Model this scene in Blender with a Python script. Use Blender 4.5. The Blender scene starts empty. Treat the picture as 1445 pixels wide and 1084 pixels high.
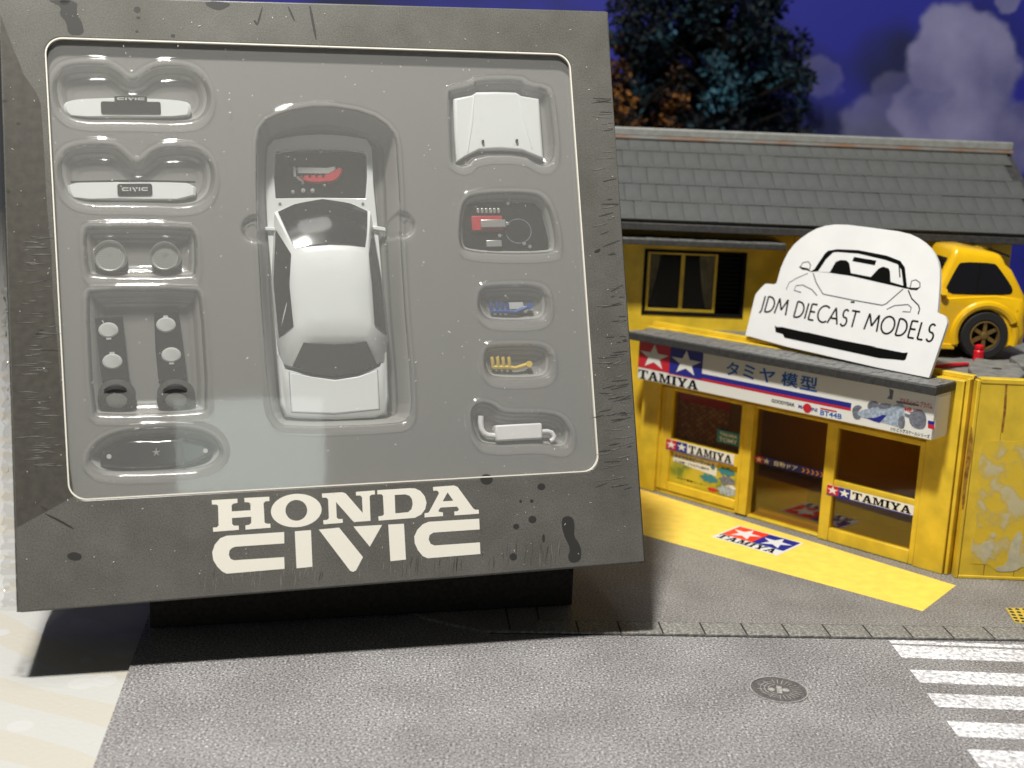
import bpy, bmesh, math, random
import numpy as np
from mathutils import Matrix, Vector
random.seed(7); rng = np.random.default_rng(7)
SC = bpy.context.scene
COL = SC.collection
S = 0.01                                   # all sizes below are centimetres; the scene is metres
PI = math.pi

# ------------------------------------------------------------------ camera, world, lamps, exposure
FPX, CX, CY = 1727.0, 722.5, 542.0         # focal length and centre of the 1445 x 1084 photograph
PITCH, ROLL, CAMH = math.radians(11.8), math.radians(2.3), 11.4
G = CAMH / 11.2                            # the shop was measured for a camera height of 11.2 cm
fw = np.array([0, math.cos(PITCH), -math.sin(PITCH)]); r0 = np.array([1.0, 0, 0]); u0 = np.cross(r0, fw)
rt = math.cos(ROLL) * r0 + math.sin(ROLL) * u0; up = math.cos(ROLL) * u0 - math.sin(ROLL) * r0
CAM = np.array([0, 0, CAMH])
cam = bpy.data.objects.new('camera', bpy.data.cameras.new('camera')); COL.objects.link(cam)
cam.matrix_world = Matrix(((rt[0], up[0], -fw[0], 0), (rt[1], up[1], -fw[1], 0), (rt[2], up[2], -fw[2], CAMH * S), (0, 0, 0, 1)))
cam.data.sensor_width = 36; cam.data.lens = FPX / 1445 * 36
cam.data.clip_start = 0.01; cam.data.clip_end = 20
cam.data.dof.use_dof = True; cam.data.dof.focus_distance = 28.0 * S; cam.data.dof.aperture_fstop = 23
SC.camera = cam
W = bpy.data.worlds.new('World'); SC.world = W; W.use_nodes = True
W.node_tree.nodes['Background'].inputs[0].default_value = (0.92, 0.96, 1.0, 1)
W.node_tree.nodes['Background'].inputs[1].default_value = 0.06
def area(name, loc, target, size, power, color):
    l = bpy.data.lights.new(name, 'AREA'); l.shape = 'DISK'; l.size = size * S; l.energy = power; l.color = color
    o = bpy.data.objects.new(name, l); COL.objects.link(o); o.location = Vector(loc) * S
    o.rotation_euler = (Vector(target) - Vector(loc)).to_track_quat('-Z', 'Y').to_euler(); return o
area('desk_lamp', (-9, 8, 62), (2, 30, 3), 5.0, 6.0, (1.0, 0.97, 0.90))
area('ceiling_lamp', (-10, 25, 120), (4, 33, 3), 40, 2.4, (1.0, 0.98, 0.94))
SC.view_settings.view_transform = 'Standard'; SC.view_settings.look = 'None'
SC.view_settings.exposure = 0.0; SC.view_settings.gamma = 1.0
SC.cycles.max_bounces = 10; SC.cycles.transparent_max_bounces = 24
SC.cycles.caustics_reflective = False; SC.cycles.caustics_refractive = False

# ------------------------------------------------------------------ measuring
def ray(x, y): return fw + rt * (x - CX) / FPX - up * (y - CY) / FPX
def on_plane(x, y, o, n):
    d = ray(x, y); return CAM + d * (((np.asarray(o) - CAM) @ n) / (d @ n))
def gnd(x, y, z=0.0): return on_plane(x, y, np.array([0, 0, z]), np.array([0, 0, 1.0]))
class Frame:
    def __init__(s, o, x, y, z, k=1.0):
        s.o = np.asarray(o, float); s.x, s.y, s.z = [np.asarray(a, float) / np.linalg.norm(a) for a in (x, y, z)]; s.k = k
    def M(s): return Matrix([[s.x[i] * s.k, s.y[i] * s.k, s.z[i] * s.k, s.o[i]] for i in range(3)] + [[0, 0, 0, 1]])
    def px(s, x, y, h=0.0):
        P = on_plane(x, y, s.o + s.z * h * s.k, s.z) - s.o; return (P @ s.x / s.k, P @ s.y / s.k)
WORLD = Frame((0, 0, 0), (1, 0, 0), (0, 1, 0), (0, 0, 1))
def zoom(x0, y0, k): return lambda p: (x0 + p[0] / k, y0 + p[1] / k)
# carton front from its four corners in the photograph
q = [ray(-2, -8), ray(857, 16), ray(910, 793), ray(25, 864)]
t_ = list(np.linalg.solve(np.stack([q[0], -q[1], q[2]], 1), q[3])) + [1.0]
P4 = [t_[i] * q[i] for i in range(4)]
kk = 13.3 / np.linalg.norm(P4[1] - P4[0]); P4 = [CAM + kk * p for p in P4]
bu = P4[1] - P4[0]; bv = P4[0] - P4[3]; bn = np.cross(bu, bv); BW, BH, BD = 13.3, float(np.linalg.norm(bv)), 3.2
bv = np.cross(bn, bu)
BOX = Frame(P4[3], bu, bv, bn)
FA, FB = gnd(925, 695), gnd(1343, 815); fe = FB - FA; fe /= np.linalg.norm(fe)
FAC = Frame(FA, fe, (0, 0, 1), (fe[1], -fe[0], 0), G)            # chamfered shop front
RWY = gnd(1347, 818)
RW = Frame(RWY, (1, 0, 0), (0, 0, 1), (0, -1, 0), G)             # wall right of the chamfer
UW = Frame((0, 38.3 * G, 0), (1, 0, 0), (0, 0, 1), (0, -1, 0), G)  # house wall behind

# ------------------------------------------------------------------ mesh helpers
def obj_of(name, me, mat, parent=None):
    o = bpy.data.objects.new(name, me); COL.objects.link(o)
    if mat and not me.materials: me.materials.append(mat)
    if parent: o.parent = parent
    return o
def tag(o, label=None, cat=None, group=None, kind=None):
    for k, v in (('label', label), ('category', cat), ('group', group), ('kind', kind)):
        if v: o[k] = v
    return o
def frame_matrix(fr):
    m = fr.M(); m.translation = m.translation * S; return m
def thing(name, label, cat, fr=WORLD, group=None):
    o = bpy.data.objects.new(name, None); COL.objects.link(o); o.empty_display_size = 0.01
    m = frame_matrix(Frame(fr.o, fr.x, fr.y, fr.z)); o.matrix_world = m
    o['cm'] = 1; del o['cm']
    FR[o.name] = Frame(fr.o, fr.x, fr.y, fr.z)
    return tag(o, label, cat, group)
FR = {}
def root_frame(o):
    while o is not None:
        if o.name in FR: return FR[o.name]
        o = o.parent
    return WORLD
class MB:
    """collects shapes given in a frame (cm); build() makes one mesh object in its parent's space"""
    def __init__(s, fr=WORLD): s.v, s.f, s.M, s.fr = [], [], Matrix(), fr
    def at(s, m): s.M = m; return s
    def add(s, vs, fs):
        n = len(s.v); s.v += [s.M @ Vector(v) for v in vs]; s.f += [tuple(i + n for i in f) for f in fs]; return s
    def box(s, x0, x1, y0, y1, z0, z1):
        return s.add([(x, y, z) for z in (z0, z1) for y in (y0, y1) for x in (x0, x1)],
                     [(0, 2, 3, 1), (4, 5, 7, 6), (0, 1, 5, 4), (2, 6, 7, 3), (0, 4, 6, 2), (1, 3, 7, 5)])
    def hexa(s, bottom, top):
        return s.add(list(bottom) + list(top), [(3, 2, 1, 0), (4, 5, 6, 7), (0, 1, 5, 4), (1, 2, 6, 5), (2, 3, 7, 6), (3, 0, 4, 7)])
    def prism(s, poly, z0, z1, inset=0.0):
        a = sum(poly[i][0] * poly[(i + 1) % len(poly)][1] - poly[(i + 1) % len(poly)][0] * poly[i][1] for i in range(len(poly)))
        if a < 0: poly = poly[::-1]
        n = len(poly); cx = sum(p[0] for p in poly) / n; cy = sum(p[1] for p in poly) / n
        def sh(p, d):
            l = math.hypot(p[0] - cx, p[1] - cy) or 1; return (p[0] - (p[0] - cx) / l * d, p[1] - (p[1] - cy) / l * d)
        if inset:
            zm = z1 - inset * .8; vs = [(x, y, z0) for x, y in poly] + [(x, y, zm) for x, y in poly] + [sh(p, inset) + (z1,) for p in poly]
            fs = [tuple(range(n))[::-1], tuple(range(2 * n, 3 * n))]
            for k in (0, n): fs += [(k + i, k + (i + 1) % n, k + n + (i + 1) % n, k + n + i) for i in range(n)]
        else:
            vs = [(x, y, z0) for x, y in poly] + [(x, y, z1) for x, y in poly]
            fs = [tuple(range(n))[::-1], tuple(range(n, 2 * n))] + [(i, (i + 1) % n, n + (i + 1) % n, n + i) for i in range(n)]
        return s.add(vs, fs)
    def shape(s, polys, z0, z1):                     # polygons with holes
        c = bpy.data.curves.new('t', 'CURVE'); c.dimensions = '2D'; c.fill_mode = 'BOTH'; c.extrude = (z1 - z0) / 2
        for p in polys:
            sp = c.splines.new('POLY'); sp.points.add(len(p) - 1); sp.use_cyclic_u = True
            for i, (x, y) in enumerate(p): sp.points[i].co = (x, y, 0, 1)
        return s._curve(c, (z0 + z1) / 2)
    def _curve(s, c, zc):
        o = bpy.data.objects.new('t', c); COL.objects.link(o); dg = bpy.context.evaluated_depsgraph_get()
        me = bpy.data.meshes.new_from_object(o.evaluated_get(dg))
        s.add([(v.co.x, v.co.y, v.co.z + zc) for v in me.vertices], [tuple(p.vertices) for p in me.polygons])
        bpy.data.objects.remove(o); bpy.data.curves.remove(c); bpy.data.meshes.remove(me); return s
    def text(s, body, x, y, h, width=None, z0=0, z1=.01, bold=0.0):
        c = bpy.data.curves.new('t', 'FONT'); c.body = body; c.size = 1; c.offset = bold; c.extrude = 0.0001; c.resolution_u = 3
        o = bpy.data.objects.new('t', c); COL.objects.link(o); dg = bpy.context.evaluated_depsgraph_get()
        me = bpy.data.meshes.new_from_object(o.evaluated_get(dg)); co = np.array([v.co[:] for v in me.vertices])
        a, b = co.min(0), co.max(0); ky = h / (b[1] - a[1]); kx = width / (b[0] - a[0]) if width else ky
        s.add([(x + (p[0] - a[0]) * kx, y + (p[1] - a[1]) * ky, z1 if p[2] > 0 else z0) for p in co], [tuple(p.vertices) for p in me.polygons])
        bpy.data.objects.remove(o); bpy.data.curves.remove(c); bpy.data.meshes.remove(me); return s
    def ribbon(s, path, w, z0, z1, closed=False):
        P = [Vector((p[0], p[1])) for p in path]; n = len(P); L, R = [], []
        for i in range(n):
            a = P[i - 1] if (i or closed) else P[i]; b = P[(i + 1) % n] if (i < n - 1 or closed) else P[i]
            d = (b - a); d = d.normalized() if d.length > 1e-9 else Vector((1, 0)); nn = Vector((-d.y, d.x))
            ww = w[i] if isinstance(w, (list, tuple)) else w
            L.append(P[i] + nn * ww / 2); R.append(P[i] - nn * ww / 2)
        vs = [(p.x, p.y, z1) for p in L] + [(p.x, p.y, z1) for p in R] + [(p.x, p.y, z0) for p in L] + [(p.x, p.y, z0) for p in R]
        fs = []
        for i in range(n if closed else n - 1):
            j = (i + 1) % n; fs += [(i, n + i, n + j, j), (i, j, 2 * n + j, 2 * n + i), (n + i, 3 * n + i, 3 * n + j, n + j)]
        if not closed: fs += [(0, 2 * n, 3 * n, n), (n - 1, 2 * n - 1, 4 * n - 1, 3 * n - 1)]
        return s.add(vs, fs)
    def tube(s, path, r, n=8, caps=True):
        P = [Vector(p) for p in path]; vs, fs = [], []
        ref = Vector((0, 0, 1))
        for i, p in enumerate(P):
            d = (P[min(i + 1, len(P) - 1)] - P[max(i - 1, 0)]).normalized()
            rr = ref if abs(d.dot(ref)) < .95 else Vector((1, 0, 0)); a = d.cross(rr).normalized(); b = d.cross(a)
            rad = r[i] if isinstance(r, (list, tuple)) else r
            vs += [p + (a * math.cos(t) + b * math.sin(t)) * rad for t in [2 * PI * k / n for k in range(n)]]
        for i in range(len(P) - 1):
            fs += [(i * n + k, i * n + (k + 1) % n, (i + 1) * n + (k + 1) % n, (i + 1) * n + k) for k in range(n)]
        if caps: fs += [tuple(range(n)), tuple(range((len(P) - 1) * n, len(P) * n))[::-1]]
        return s.add(vs, fs)
    def lathe(s, prof, n=24, m=Matrix(), caps=True):
        vs = [m @ Vector((r * math.cos(2 * PI * k / n), r * math.sin(2 * PI * k / n), z)) for r, z in prof for k in range(n)]; fs = []
        for i in range(len(prof) - 1):
            fs += [(i * n + k, i * n + (k + 1) % n, (i + 1) * n + (k + 1) % n, (i + 1) * n + k) for k in range(n)]
        if caps: fs += [tuple(range(n))[::-1], tuple(range((len(prof) - 1) * n, len(prof) * n))]
        return s.add(vs, fs)
    def loft(s, secs, closed=True, caps=True):
        n = len(secs[0]); vs = [p for c in secs for p in c]; fs = []
        for i in range(len(secs) - 1):
            fs += [(i * n + k, i * n + (k + 1) % n, (i + 1) * n + (k + 1) % n, (i + 1) * n + k) for k in range(n if closed else n - 1)]
        if caps: fs += [tuple(range(n))[::-1], tuple(range((len(secs) - 1) * n, len(secs) * n))]
        return s.add(vs, fs)
    def build(s, name, mat, parent=None, bevel=0.0, smooth=35, sub=0, local=None):
        rf = root_frame(parent); inv = (rf.M()).inverted(); m = inv @ s.fr.M()
        me = bpy.data.meshes.new(name); vs = [(m @ v) * S for v in s.v]
        org = Vector((0, 0, 0))
        if parent is None: org = (s.fr.M().translation * S) if s.fr is not WORLD else Vector((0, 0, 0))
        if local is not None: org = (m @ Vector(local)) * S
        me.from_pydata([v - org for v in vs], [], s.f); me.validate()
        bm = bmesh.new(); bm.from_mesh(me); bmesh.ops.remove_doubles(bm, verts=bm.verts, dist=1e-7)
        bmesh.ops.recalc_face_normals(bm, faces=bm.faces); bm.to_mesh(me); bm.free()
        if smooth:
            for p in me.polygons: p.use_smooth = True
            me.set_sharp_from_angle(angle=math.radians(smooth))
        o = obj_of(name, me, mat, parent); o.location = org
        if parent is None: FR[o.name] = Frame(tuple(org / S), (1, 0, 0), (0, 1, 0), (0, 0, 1))
        if bevel:
            b = o.modifiers.new('bevel', 'BEVEL'); b.width = bevel * S; b.segments = 2; b.limit_method = 'ANGLE'; b.angle_limit = math.radians(40); b.harden_normals = False
        if sub:
            d = o.modifiers.new('sub', 'SUBSURF'); d.levels = sub; d.render_levels = sub
        return o
def rrect(x0, x1, y0, y1, r, n=6):
    out = []
    for cx, cy, a in ((x1 - r, y1 - r, 0), (x0 + r, y1 - r, 90), (x0 + r, y0 + r, 180), (x1 - r, y0 + r, 270)):
        out += [(cx + r * math.cos(math.radians(a + 90 * k / n)), cy + r * math.sin(math.radians(a + 90 * k / n))) for k in range(n + 1)]
    return out
def ellipse(cx, cy, rx, ry, n=32, rot=0):
    return [(cx + rx * math.cos(t) * math.cos(rot) - ry * math.sin(t) * math.sin(rot), cy + rx * math.cos(t) * math.sin(rot) + ry * math.sin(t) * math.cos(rot)) for t in [2 * PI * k / n for k in range(n)]]
def star(cx, cy, r, rot=PI / 2, k=.40): return [(cx + (r if i % 2 == 0 else r * k) * math.cos(rot + i * PI / 5), cy + (r if i % 2 == 0 else r * k) * math.sin(rot + i * PI / 5)) for i in range(10)]
def chaikin(p, n=2, closed=True):
    p = [tuple(a) for a in p]
    for _ in range(n):
        o = []
        for i in range(len(p) if closed else len(p) - 1):
            a, b = p[i], p[(i + 1) % len(p)]
            o += [(a[0] * .75 + b[0] * .25, a[1] * .75 + b[1] * .25), (a[0] * .25 + b[0] * .75, a[1] * .25 + b[1] * .75)]
        p = o if closed else [p[0]] + o + [p[-1]]
    return p
def copy_piece(src, loc=None, rot=None, name=None):
    c = src.copy(); COL.objects.link(c)
    if loc is not None: c.location = loc
    if rot is not None: c.rotation_euler = rot
    return c

# ------------------------------------------------------------------ materials
MATS = {}
def srgb(r, g, b): return tuple(((c / 255 / 12.92) if c <= 10 else ((c / 255 + .055) / 1.055) ** 2.4) for c in (r, g, b))
def mat(name, col, rough=.5, metal=0, var=0.0, vscale=8, bump=0.0, bscale=40, coat=0.0, spec=.5, col2=None, lo=.35, hi=.65, dist=.01, detail=4, coatrough=.1, trans=0):
    m = bpy.data.materials.new(name); m.use_nodes = True; nt = m.node_tree; b = nt.nodes['Principled BSDF']
    b.inputs['Base Color'].default_value = tuple(col) + (1,); b.inputs['Roughness'].default_value = rough; b.inputs['Metallic'].default_value = metal
    b.inputs['Coat Weight'].default_value = coat; b.inputs['Coat Roughness'].default_value = coatrough; b.inputs['Specular IOR Level'].default_value = spec
    tc = nt.nodes.new('ShaderNodeTexCoord')
    if var or col2:
        n = nt.nodes.new('ShaderNodeTexNoise'); n.inputs['Scale'].default_value = vscale * 100; n.inputs['Detail'].default_value = detail
        nt.links.new(tc.outputs['Object'], n.inputs['Vector'])
        r = nt.nodes.new('ShaderNodeValToRGB'); r.color_ramp.elements[0].position = lo; r.color_ramp.elements[1].position = hi
        c2 = col2 or tuple(min(1, c * (1 + var)) for c in col); c1 = col if col2 else tuple(c * (1 - var) for c in col)
        r.color_ramp.elements[0].color = tuple(c1) + (1,); r.color_ramp.elements[1].color = tuple(c2) + (1,)
        nt.links.new(n.outputs['Fac'], r.inputs['Fac']); nt.links.new(r.outputs['Color'], b.inputs['Base Color'])
    if bump:
        n = nt.nodes.new('ShaderNodeTexNoise'); n.inputs['Scale'].default_value = bscale * 100; n.inputs['Detail'].default_value = 3
        nt.links.new(tc.outputs['Object'], n.inputs['Vector'])
        k = nt.nodes.new('ShaderNodeBump'); k.inputs['Strength'].default_value = bump; k.inputs['Distance'].default_value = dist * S
        nt.links.new(n.outputs['Fac'], k.inputs['Height']); nt.links.new(k.outputs['Normal'], b.inputs['Normal'])
    MATS[name] = m; return m
def clear(name, tint=(.97, .97, .97), rough=.06, ior=1.45, base=0.0, bump=0.0, bscale=3, k=1.0, haze=0.0, edge=1.0):
    m = bpy.data.materials.new(name); m.use_nodes = True; nt = m.node_tree; nt.nodes.clear()
    out = nt.nodes.new('ShaderNodeOutputMaterial'); mx = nt.nodes.new('ShaderNodeMixShader'); tr = nt.nodes.new('ShaderNodeBsdfTransparent'); gl = nt.nodes.new('ShaderNodeBsdfGlossy')
    fr = nt.nodes.new('ShaderNodeLayerWeight'); fr.inputs['Blend'].default_value = .5          # Schlick: the same from both sides of a thin sheet
    pw = nt.nodes.new('ShaderNodeMath'); pw.operation = 'POWER'; pw.inputs[1].default_value = 4.0; nt.links.new(fr.outputs['Facing'], pw.inputs[0])
    f0 = ((ior - 1) / (ior + 1)) ** 2
    ma = nt.nodes.new('ShaderNodeMath'); ma.operation = 'MULTIPLY_ADD'; ma.inputs[1].default_value = k * (1 - f0); ma.inputs[2].default_value = base + f0; ma.use_clamp = True
    tr.inputs['Color'].default_value = tuple(tint) + (1,)
    if edge < 1:                                                    # a longer way through the plastic where it is seen edge-on
        p2 = nt.nodes.new('ShaderNodeMath'); p2.operation = 'POWER'; p2.inputs[1].default_value = 1.6; nt.links.new(fr.outputs['Facing'], p2.inputs[0])
        cm = nt.nodes.new('ShaderNodeMixRGB'); cm.inputs[1].default_value = tuple(tint) + (1,); cm.inputs[2].default_value = (edge, edge, edge, 1); nt.links.new(p2.outputs[0], cm.inputs[0]); nt.links.new(cm.outputs[0], tr.inputs['Color'])
    gl.inputs['Roughness'].default_value = rough
    nt.links.new(pw.outputs[0], ma.inputs[0]); nt.links.new(ma.outputs[0], mx.inputs[0]); nt.links.new(tr.outputs[0], mx.inputs[1]); nt.links.new(gl.outputs[0], mx.inputs[2]); nt.links.new(mx.outputs[0], out.inputs[0])
    if haze:                                                        # milky plastic, with the reflected haze over it painted in as pale diffuse
        hz = nt.nodes.new('ShaderNodeMixShader'); df = nt.nodes.new('ShaderNodeBsdfDiffuse'); df.inputs[0].default_value = (.80, .80, .77, 1); hz.inputs[0].default_value = haze
        nt.links.new(mx.outputs[0], hz.inputs[1]); nt.links.new(df.outputs[0], hz.inputs[2]); nt.links.new(hz.outputs[0], out.inputs[0])
    if bump:
        tc = nt.nodes.new('ShaderNodeTexCoord'); n = nt.nodes.new('ShaderNodeTexNoise'); n.inputs['Scale'].default_value = bscale * 100
        kb = nt.nodes.new('ShaderNodeBump'); kb.inputs['Strength'].default_value = bump; kb.inputs['Distance'].default_value = .02 * S
        nt.links.new(tc.outputs['Object'], n.inputs['Vector']); nt.links.new(n.outputs['Fac'], kb.inputs['Height'])
        nt.links.new(kb.outputs['Normal'], gl.inputs['Normal']); nt.links.new(kb.outputs['Normal'], fr.inputs['Normal'])
    MATS[name] = m; return m
def node_mat(name):
    m = bpy.data.materials.new(name); m.use_nodes = True; nt = m.node_tree; b = nt.nodes['Principled BSDF']; tc = nt.nodes.new('ShaderNodeTexCoord')
    MATS[name] = m; return m, nt, b, tc
YEL = (.70, .48, .030)
mat('yellow_paint', YEL, .42, var=.13, vscale=1.6, detail=8, bump=.15, bscale=60)
mat('yellow_gloss', (.80, .47, .006), .25, coat=.6, var=.05, vscale=1.5)
mat('dark_trim', (.035, .035, .035), .6, bump=.5, bscale=30, var=.3, vscale=10)
mat('black', (.006, .006, .006), .6, spec=.12)
mat('black_gloss', (.008, .008, .01), .12, coat=.5)
mat('rubber', (.012, .012, .012), .75)
mat('white_print', (.78, .77, .73), .6)
mat('cream_print', (.80, .77, .69), .5, var=.02, vscale=40)
mat('white_board', (.71, .71, .71), .5, var=.03, vscale=1, bump=.05, bscale=4)
mat('black_print', (.005, .005, .005), .8, spec=.03)
mat('red_print', (.55, .015, .03), .5)
mat('sticker_red', (.85, .05, .02), .35)
mat('blue_print', (.015, .02, .24), .5)
mat('sky_blue_print', (.02, .12, .45), .5)
mat('teal_print', (.04, .22, .28), .5)
mat('orange_print', (.85, .35, .08), .5)
mat('grey_print', (.16, .17, .21), .6, var=.3, vscale=12)
mat('pale_blue_print', (.35, .42, .52), .6, var=.3, vscale=12)
mat('car_white', (.69, .715, .715), .32, coat=.4, bump=.04, bscale=20)
mat('plastic_grey', (.45, .46, .45), .4)
mat('silver', (.62, .62, .60), .35, metal=.8)
mat('plate_grey', (.18, .18, .17), .6, var=.2, vscale=4, bump=.3, bscale=20)
mat('engine_red', (.42, .02, .03), .4)
mat('pipe_blue', (.03, .08, .28), .35)
mat('pipe_yellow', (.62, .45, .06), .35)
mat('red_plastic', (.62, .008, .02), .35)
mat('curtain', (.50, .48, .44), .9, var=.2, vscale=3)
mat('wood_dark', (.62, .38, .03), .7)
mat('bronze', (.30, .20, .07), .4, metal=.7)
mat('bark', (.008, .007, .006), .95, spec=.1)
mat('ink', (.030, .029, .027), .5)
clear('film', rough=.015, base=.02, bump=.12, bscale=.6, haze=.13)
clear('blister', tint=(.985, .985, .985), rough=.055, base=.045, ior=1.5, edge=.25)
clear('wrap', tint=(.9, .9, .9), rough=.12, base=.10, bump=.5, bscale=8)
clear('crease', tint=(.86, .86, .86), rough=.35, base=.16)
clear('acrylic', tint=(.75, .75, .74), rough=.03, ior=1.49)
clear('window_glass', tint=(.82, .74, .54), rough=.03, ior=1.5, base=.04)
clear('dust', tint=(.6, .6, .6), rough=.6, base=.5)

# ------------------------------------------------------------------ the setting: table, street mat, kerb, crossing, backdrop
m, nt, b, tc = node_mat('cloth')
mp = nt.nodes.new('ShaderNodeMapping'); mp.inputs['Location'].default_value = (.003, .012, 0); mp.inputs['Rotation'].default_value = (0, 0, .3)
wv = nt.nodes.new('ShaderNodeTexWave'); wv.wave_type = 'RINGS'; wv.inputs['Scale'].default_value = 15; wv.inputs['Distortion'].default_value = 5.0; wv.inputs['Detail Scale'].default_value = 1.2; wv.inputs['Detail'].default_value = 0
rp = nt.nodes.new('ShaderNodeValToRGB'); rp.color_ramp.interpolation = 'CONSTANT'; rp.color_ramp.elements[0].color = (.50, .50, .485, 1); rp.color_ramp.elements[1].position = .55; rp.color_ramp.elements[1].color = (.50, .475, .42, 1)
vo = nt.nodes.new('ShaderNodeTexVoronoi'); vo.inputs['Scale'].default_value = 90; vr = nt.nodes.new('ShaderNodeValToRGB'); vr.color_ramp.elements[0].position = .24; vr.color_ramp.elements[0].color = (1, 1, 1, 1); vr.color_ramp.elements[1].position = .27; vr.color_ramp.elements[1].color = (0, 0, 0, 1)
mx = nt.nodes.new('ShaderNodeMixRGB'); mx.inputs[2].default_value = (.53, .53, .525, 1)
nt.links.new(tc.outputs['Object'], mp.inputs[0]); nt.links.new(mp.outputs[0], wv.inputs['Vector']); nt.links.new(mp.outputs[0], vo.inputs['Vector'])
nt.links.new(wv.outputs['Fac'], rp.inputs[0]); nt.links.new(vo.outputs['Distance'], vr.inputs[0]); nt.links.new(vr.outputs[0], mx.inputs[0]); nt.links.new(rp.outputs[0], mx.inputs[1]); nt.links.new(mx.outputs[0], b.inputs['Base Color'])
w1 = nt.nodes.new('ShaderNodeTexVoronoi'); w1.inputs['Scale'].default_value = 900; kb = nt.nodes.new('ShaderNodeBump'); kb.inputs['Distance'].default_value = .0002; kb.inputs['Strength'].default_value = .45
nt.links.new(tc.outputs['Object'], w1.inputs['Vector']); nt.links.new(w1.outputs['Distance'], kb.inputs['Height']); nt.links.new(kb.outputs['Normal'], b.inputs['Normal']); b.inputs['Roughness'].default_value = .8

def asphalt(name, base, dark, light, sp=16):
    m, nt, b, tc = node_mat(name)
    n = nt.nodes.new('ShaderNodeTexNoise'); n.inputs['Scale'].default_value = sp * 100; n.inputs['Detail'].default_value = 3; n.inputs['Roughness'].default_value = .6
    r = nt.nodes.new('ShaderNodeValToRGB'); e = r.color_ramp.elements; e[0].position = .34; e[0].color = dark + (1,); e[1].position = .72; e[1].color = light + (1,)
    x = e.new(.5); x.color = base + (1,); x = e.new(.62); x.color = tuple(c * 1.5 for c in base) + (1,)
    n2 = nt.nodes.new('ShaderNodeTexNoise'); n2.inputs['Scale'].default_value = 55; n2.inputs['Detail'].default_value = 5
    r2 = nt.nodes.new('ShaderNodeValToRGB'); r2.color_ramp.elements[0].position = .3; r2.color_ramp.elements[0].color = (.80, .785, .79, 1); r2.color_ramp.elements[1].position = .7; r2.color_ramp.elements[1].color = (1.08, 1.08, 1.09, 1)
    mu = nt.nodes.new('ShaderNodeMixRGB'); mu.blend_type = 'MULTIPLY'; mu.inputs[0].default_value = 1
    for a in (n, n2): nt.links.new(tc.outputs['Object'], a.inputs['Vector'])
    nt.links.new(n.outputs['Fac'], r.inputs[0]); nt.links.new(n2.outputs['Fac'], r2.inputs[0]); nt.links.new(r.outputs[0], mu.inputs[1]); nt.links.new(r2.outputs[0], mu.inputs[2]); nt.links.new(mu.outputs[0], b.inputs['Base Color'])
    k = nt.nodes.new('ShaderNodeBump'); k.inputs['Distance'].default_value = .00008; k.inputs['Strength'].default_value = .15; nt.links.new(n.outputs['Fac'], k.inputs['Height']); nt.links.new(k.outputs['Normal'], b.inputs['Normal'])
    b.inputs['Roughness'].default_value = .62; return m
asphalt('asphalt', (.26, .252, .252), (.06, .058, .06), (.92, .90, .90), 20)
asphalt('paving', (.225, .216, .205), (.11, .105, .10), (.50, .49, .47), 20)
asphalt('kerb', (.25, .245, .225), (.15, .15, .14), (.50, .49, .45), 14)
asphalt('crossing_paint', (.70, .70, .72), (.34, .34, .36), (.84, .84, .85), 9)
mat('mat_yellow', (.93, .66, .11), .5, var=.06, vscale=3, bump=.15, bscale=30)
mat('groove', (.03, .028, .027), .8)

table = MB().box(-120, 120, -40, 140, -3, -.12).build('tablecloth', MATS['cloth']); tag(table, 'cream and white patterned cloth covering the table', 'tablecloth', kind='structure')
ml0, ml1 = gnd(190, 922), gnd(131, 1084); dl = (ml1 - ml0) / (ml1 - ml0)[1]
xl = lambda y: ml0[0] + dl[0] * (y - ml0[1])
road = MB().prism([(xl(5), 5), (40, 5), (40, 58), (xl(58), 58)], -.12, 0).build('road', MATS['asphalt']); tag(road, kind='structure')
# kerb: measured along its lower and upper edge
PV = .06
kb0, kb1 = gnd(700, 893), gnd(1445, 904); kt0, kt1 = gnd(731, 876, PV), gnd(1445, 884, PV)
kd = kb1[:2] - kb0[:2]; kd /= np.linalg.norm(kd); kn = np.array([-kd[1], kd[0]])
kw = .5 * ((kt0[:2] - kb0[:2]) @ kn + (kt1[:2] - kb0[:2]) @ kn)
KF = Frame((kb0[0], kb0[1], 0), (kd[0], kd[1], 0), (kn[0], kn[1], 0), (0, 0, 1))
curve = [KF.px(*p) for p in ((690, 893), (660, 888), (628, 881), (600, 874), (575, 862), (560, 850), (548, 832))]
pav = MB(KF).prism([(28, .0), (28, 26), (curve[-1][0], 26)] + [(x, y) for x, y in curve[::-1]], 0, PV - .012).build('pavement', MATS['paving']); tag(pav, kind='structure')
step = float(KF.px(1040, 890)[0] - KF.px(982, 890)[0]); x0s = float(KF.px(752 + 4, 886)[0])
MB(KF).box(x0s, 28, .0, kw + .02, 0, PV - .009).build('kerb_bed', MATS['groove'], pav)
stone = None
for i in range(22):
    a = x0s + i * step
    w = step - .04
    if stone is None:
        stone = MB(KF).box(a, a + w, -.03, kw, -.0, PV).build('kerb_stone', MATS['kerb'], pav, bevel=.012, local=(a, 0, 0)); base_loc = stone.location.copy()
    else:
        c = copy_piece(stone, base_loc + Vector((kd[0], kd[1], 0)) * (i * step * S)); c.scale = (1, 1, 1 + .06 * random.uniform(-1, 1))
MB(KF).ribbon([(curve[0][0] - .02, -.02)] + curve[1:], .07, 0, PV + .002).build('kerb_curve', MATS['kerb'], pav)
MB(KF).box(float(curve[0][0]) - .02, x0s - .03, -.03, .06, 0, PV).build('kerb_lip', MATS['kerb'], pav)
for a, bq in (((720, 893), (709, 838)), ((762, 889), (752, 832))):
    MB(KF).ribbon([KF.px(*a), KF.px(*bq)], .035, PV - .012, PV - .006).build('groove', MATS['groove'], pav)
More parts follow.
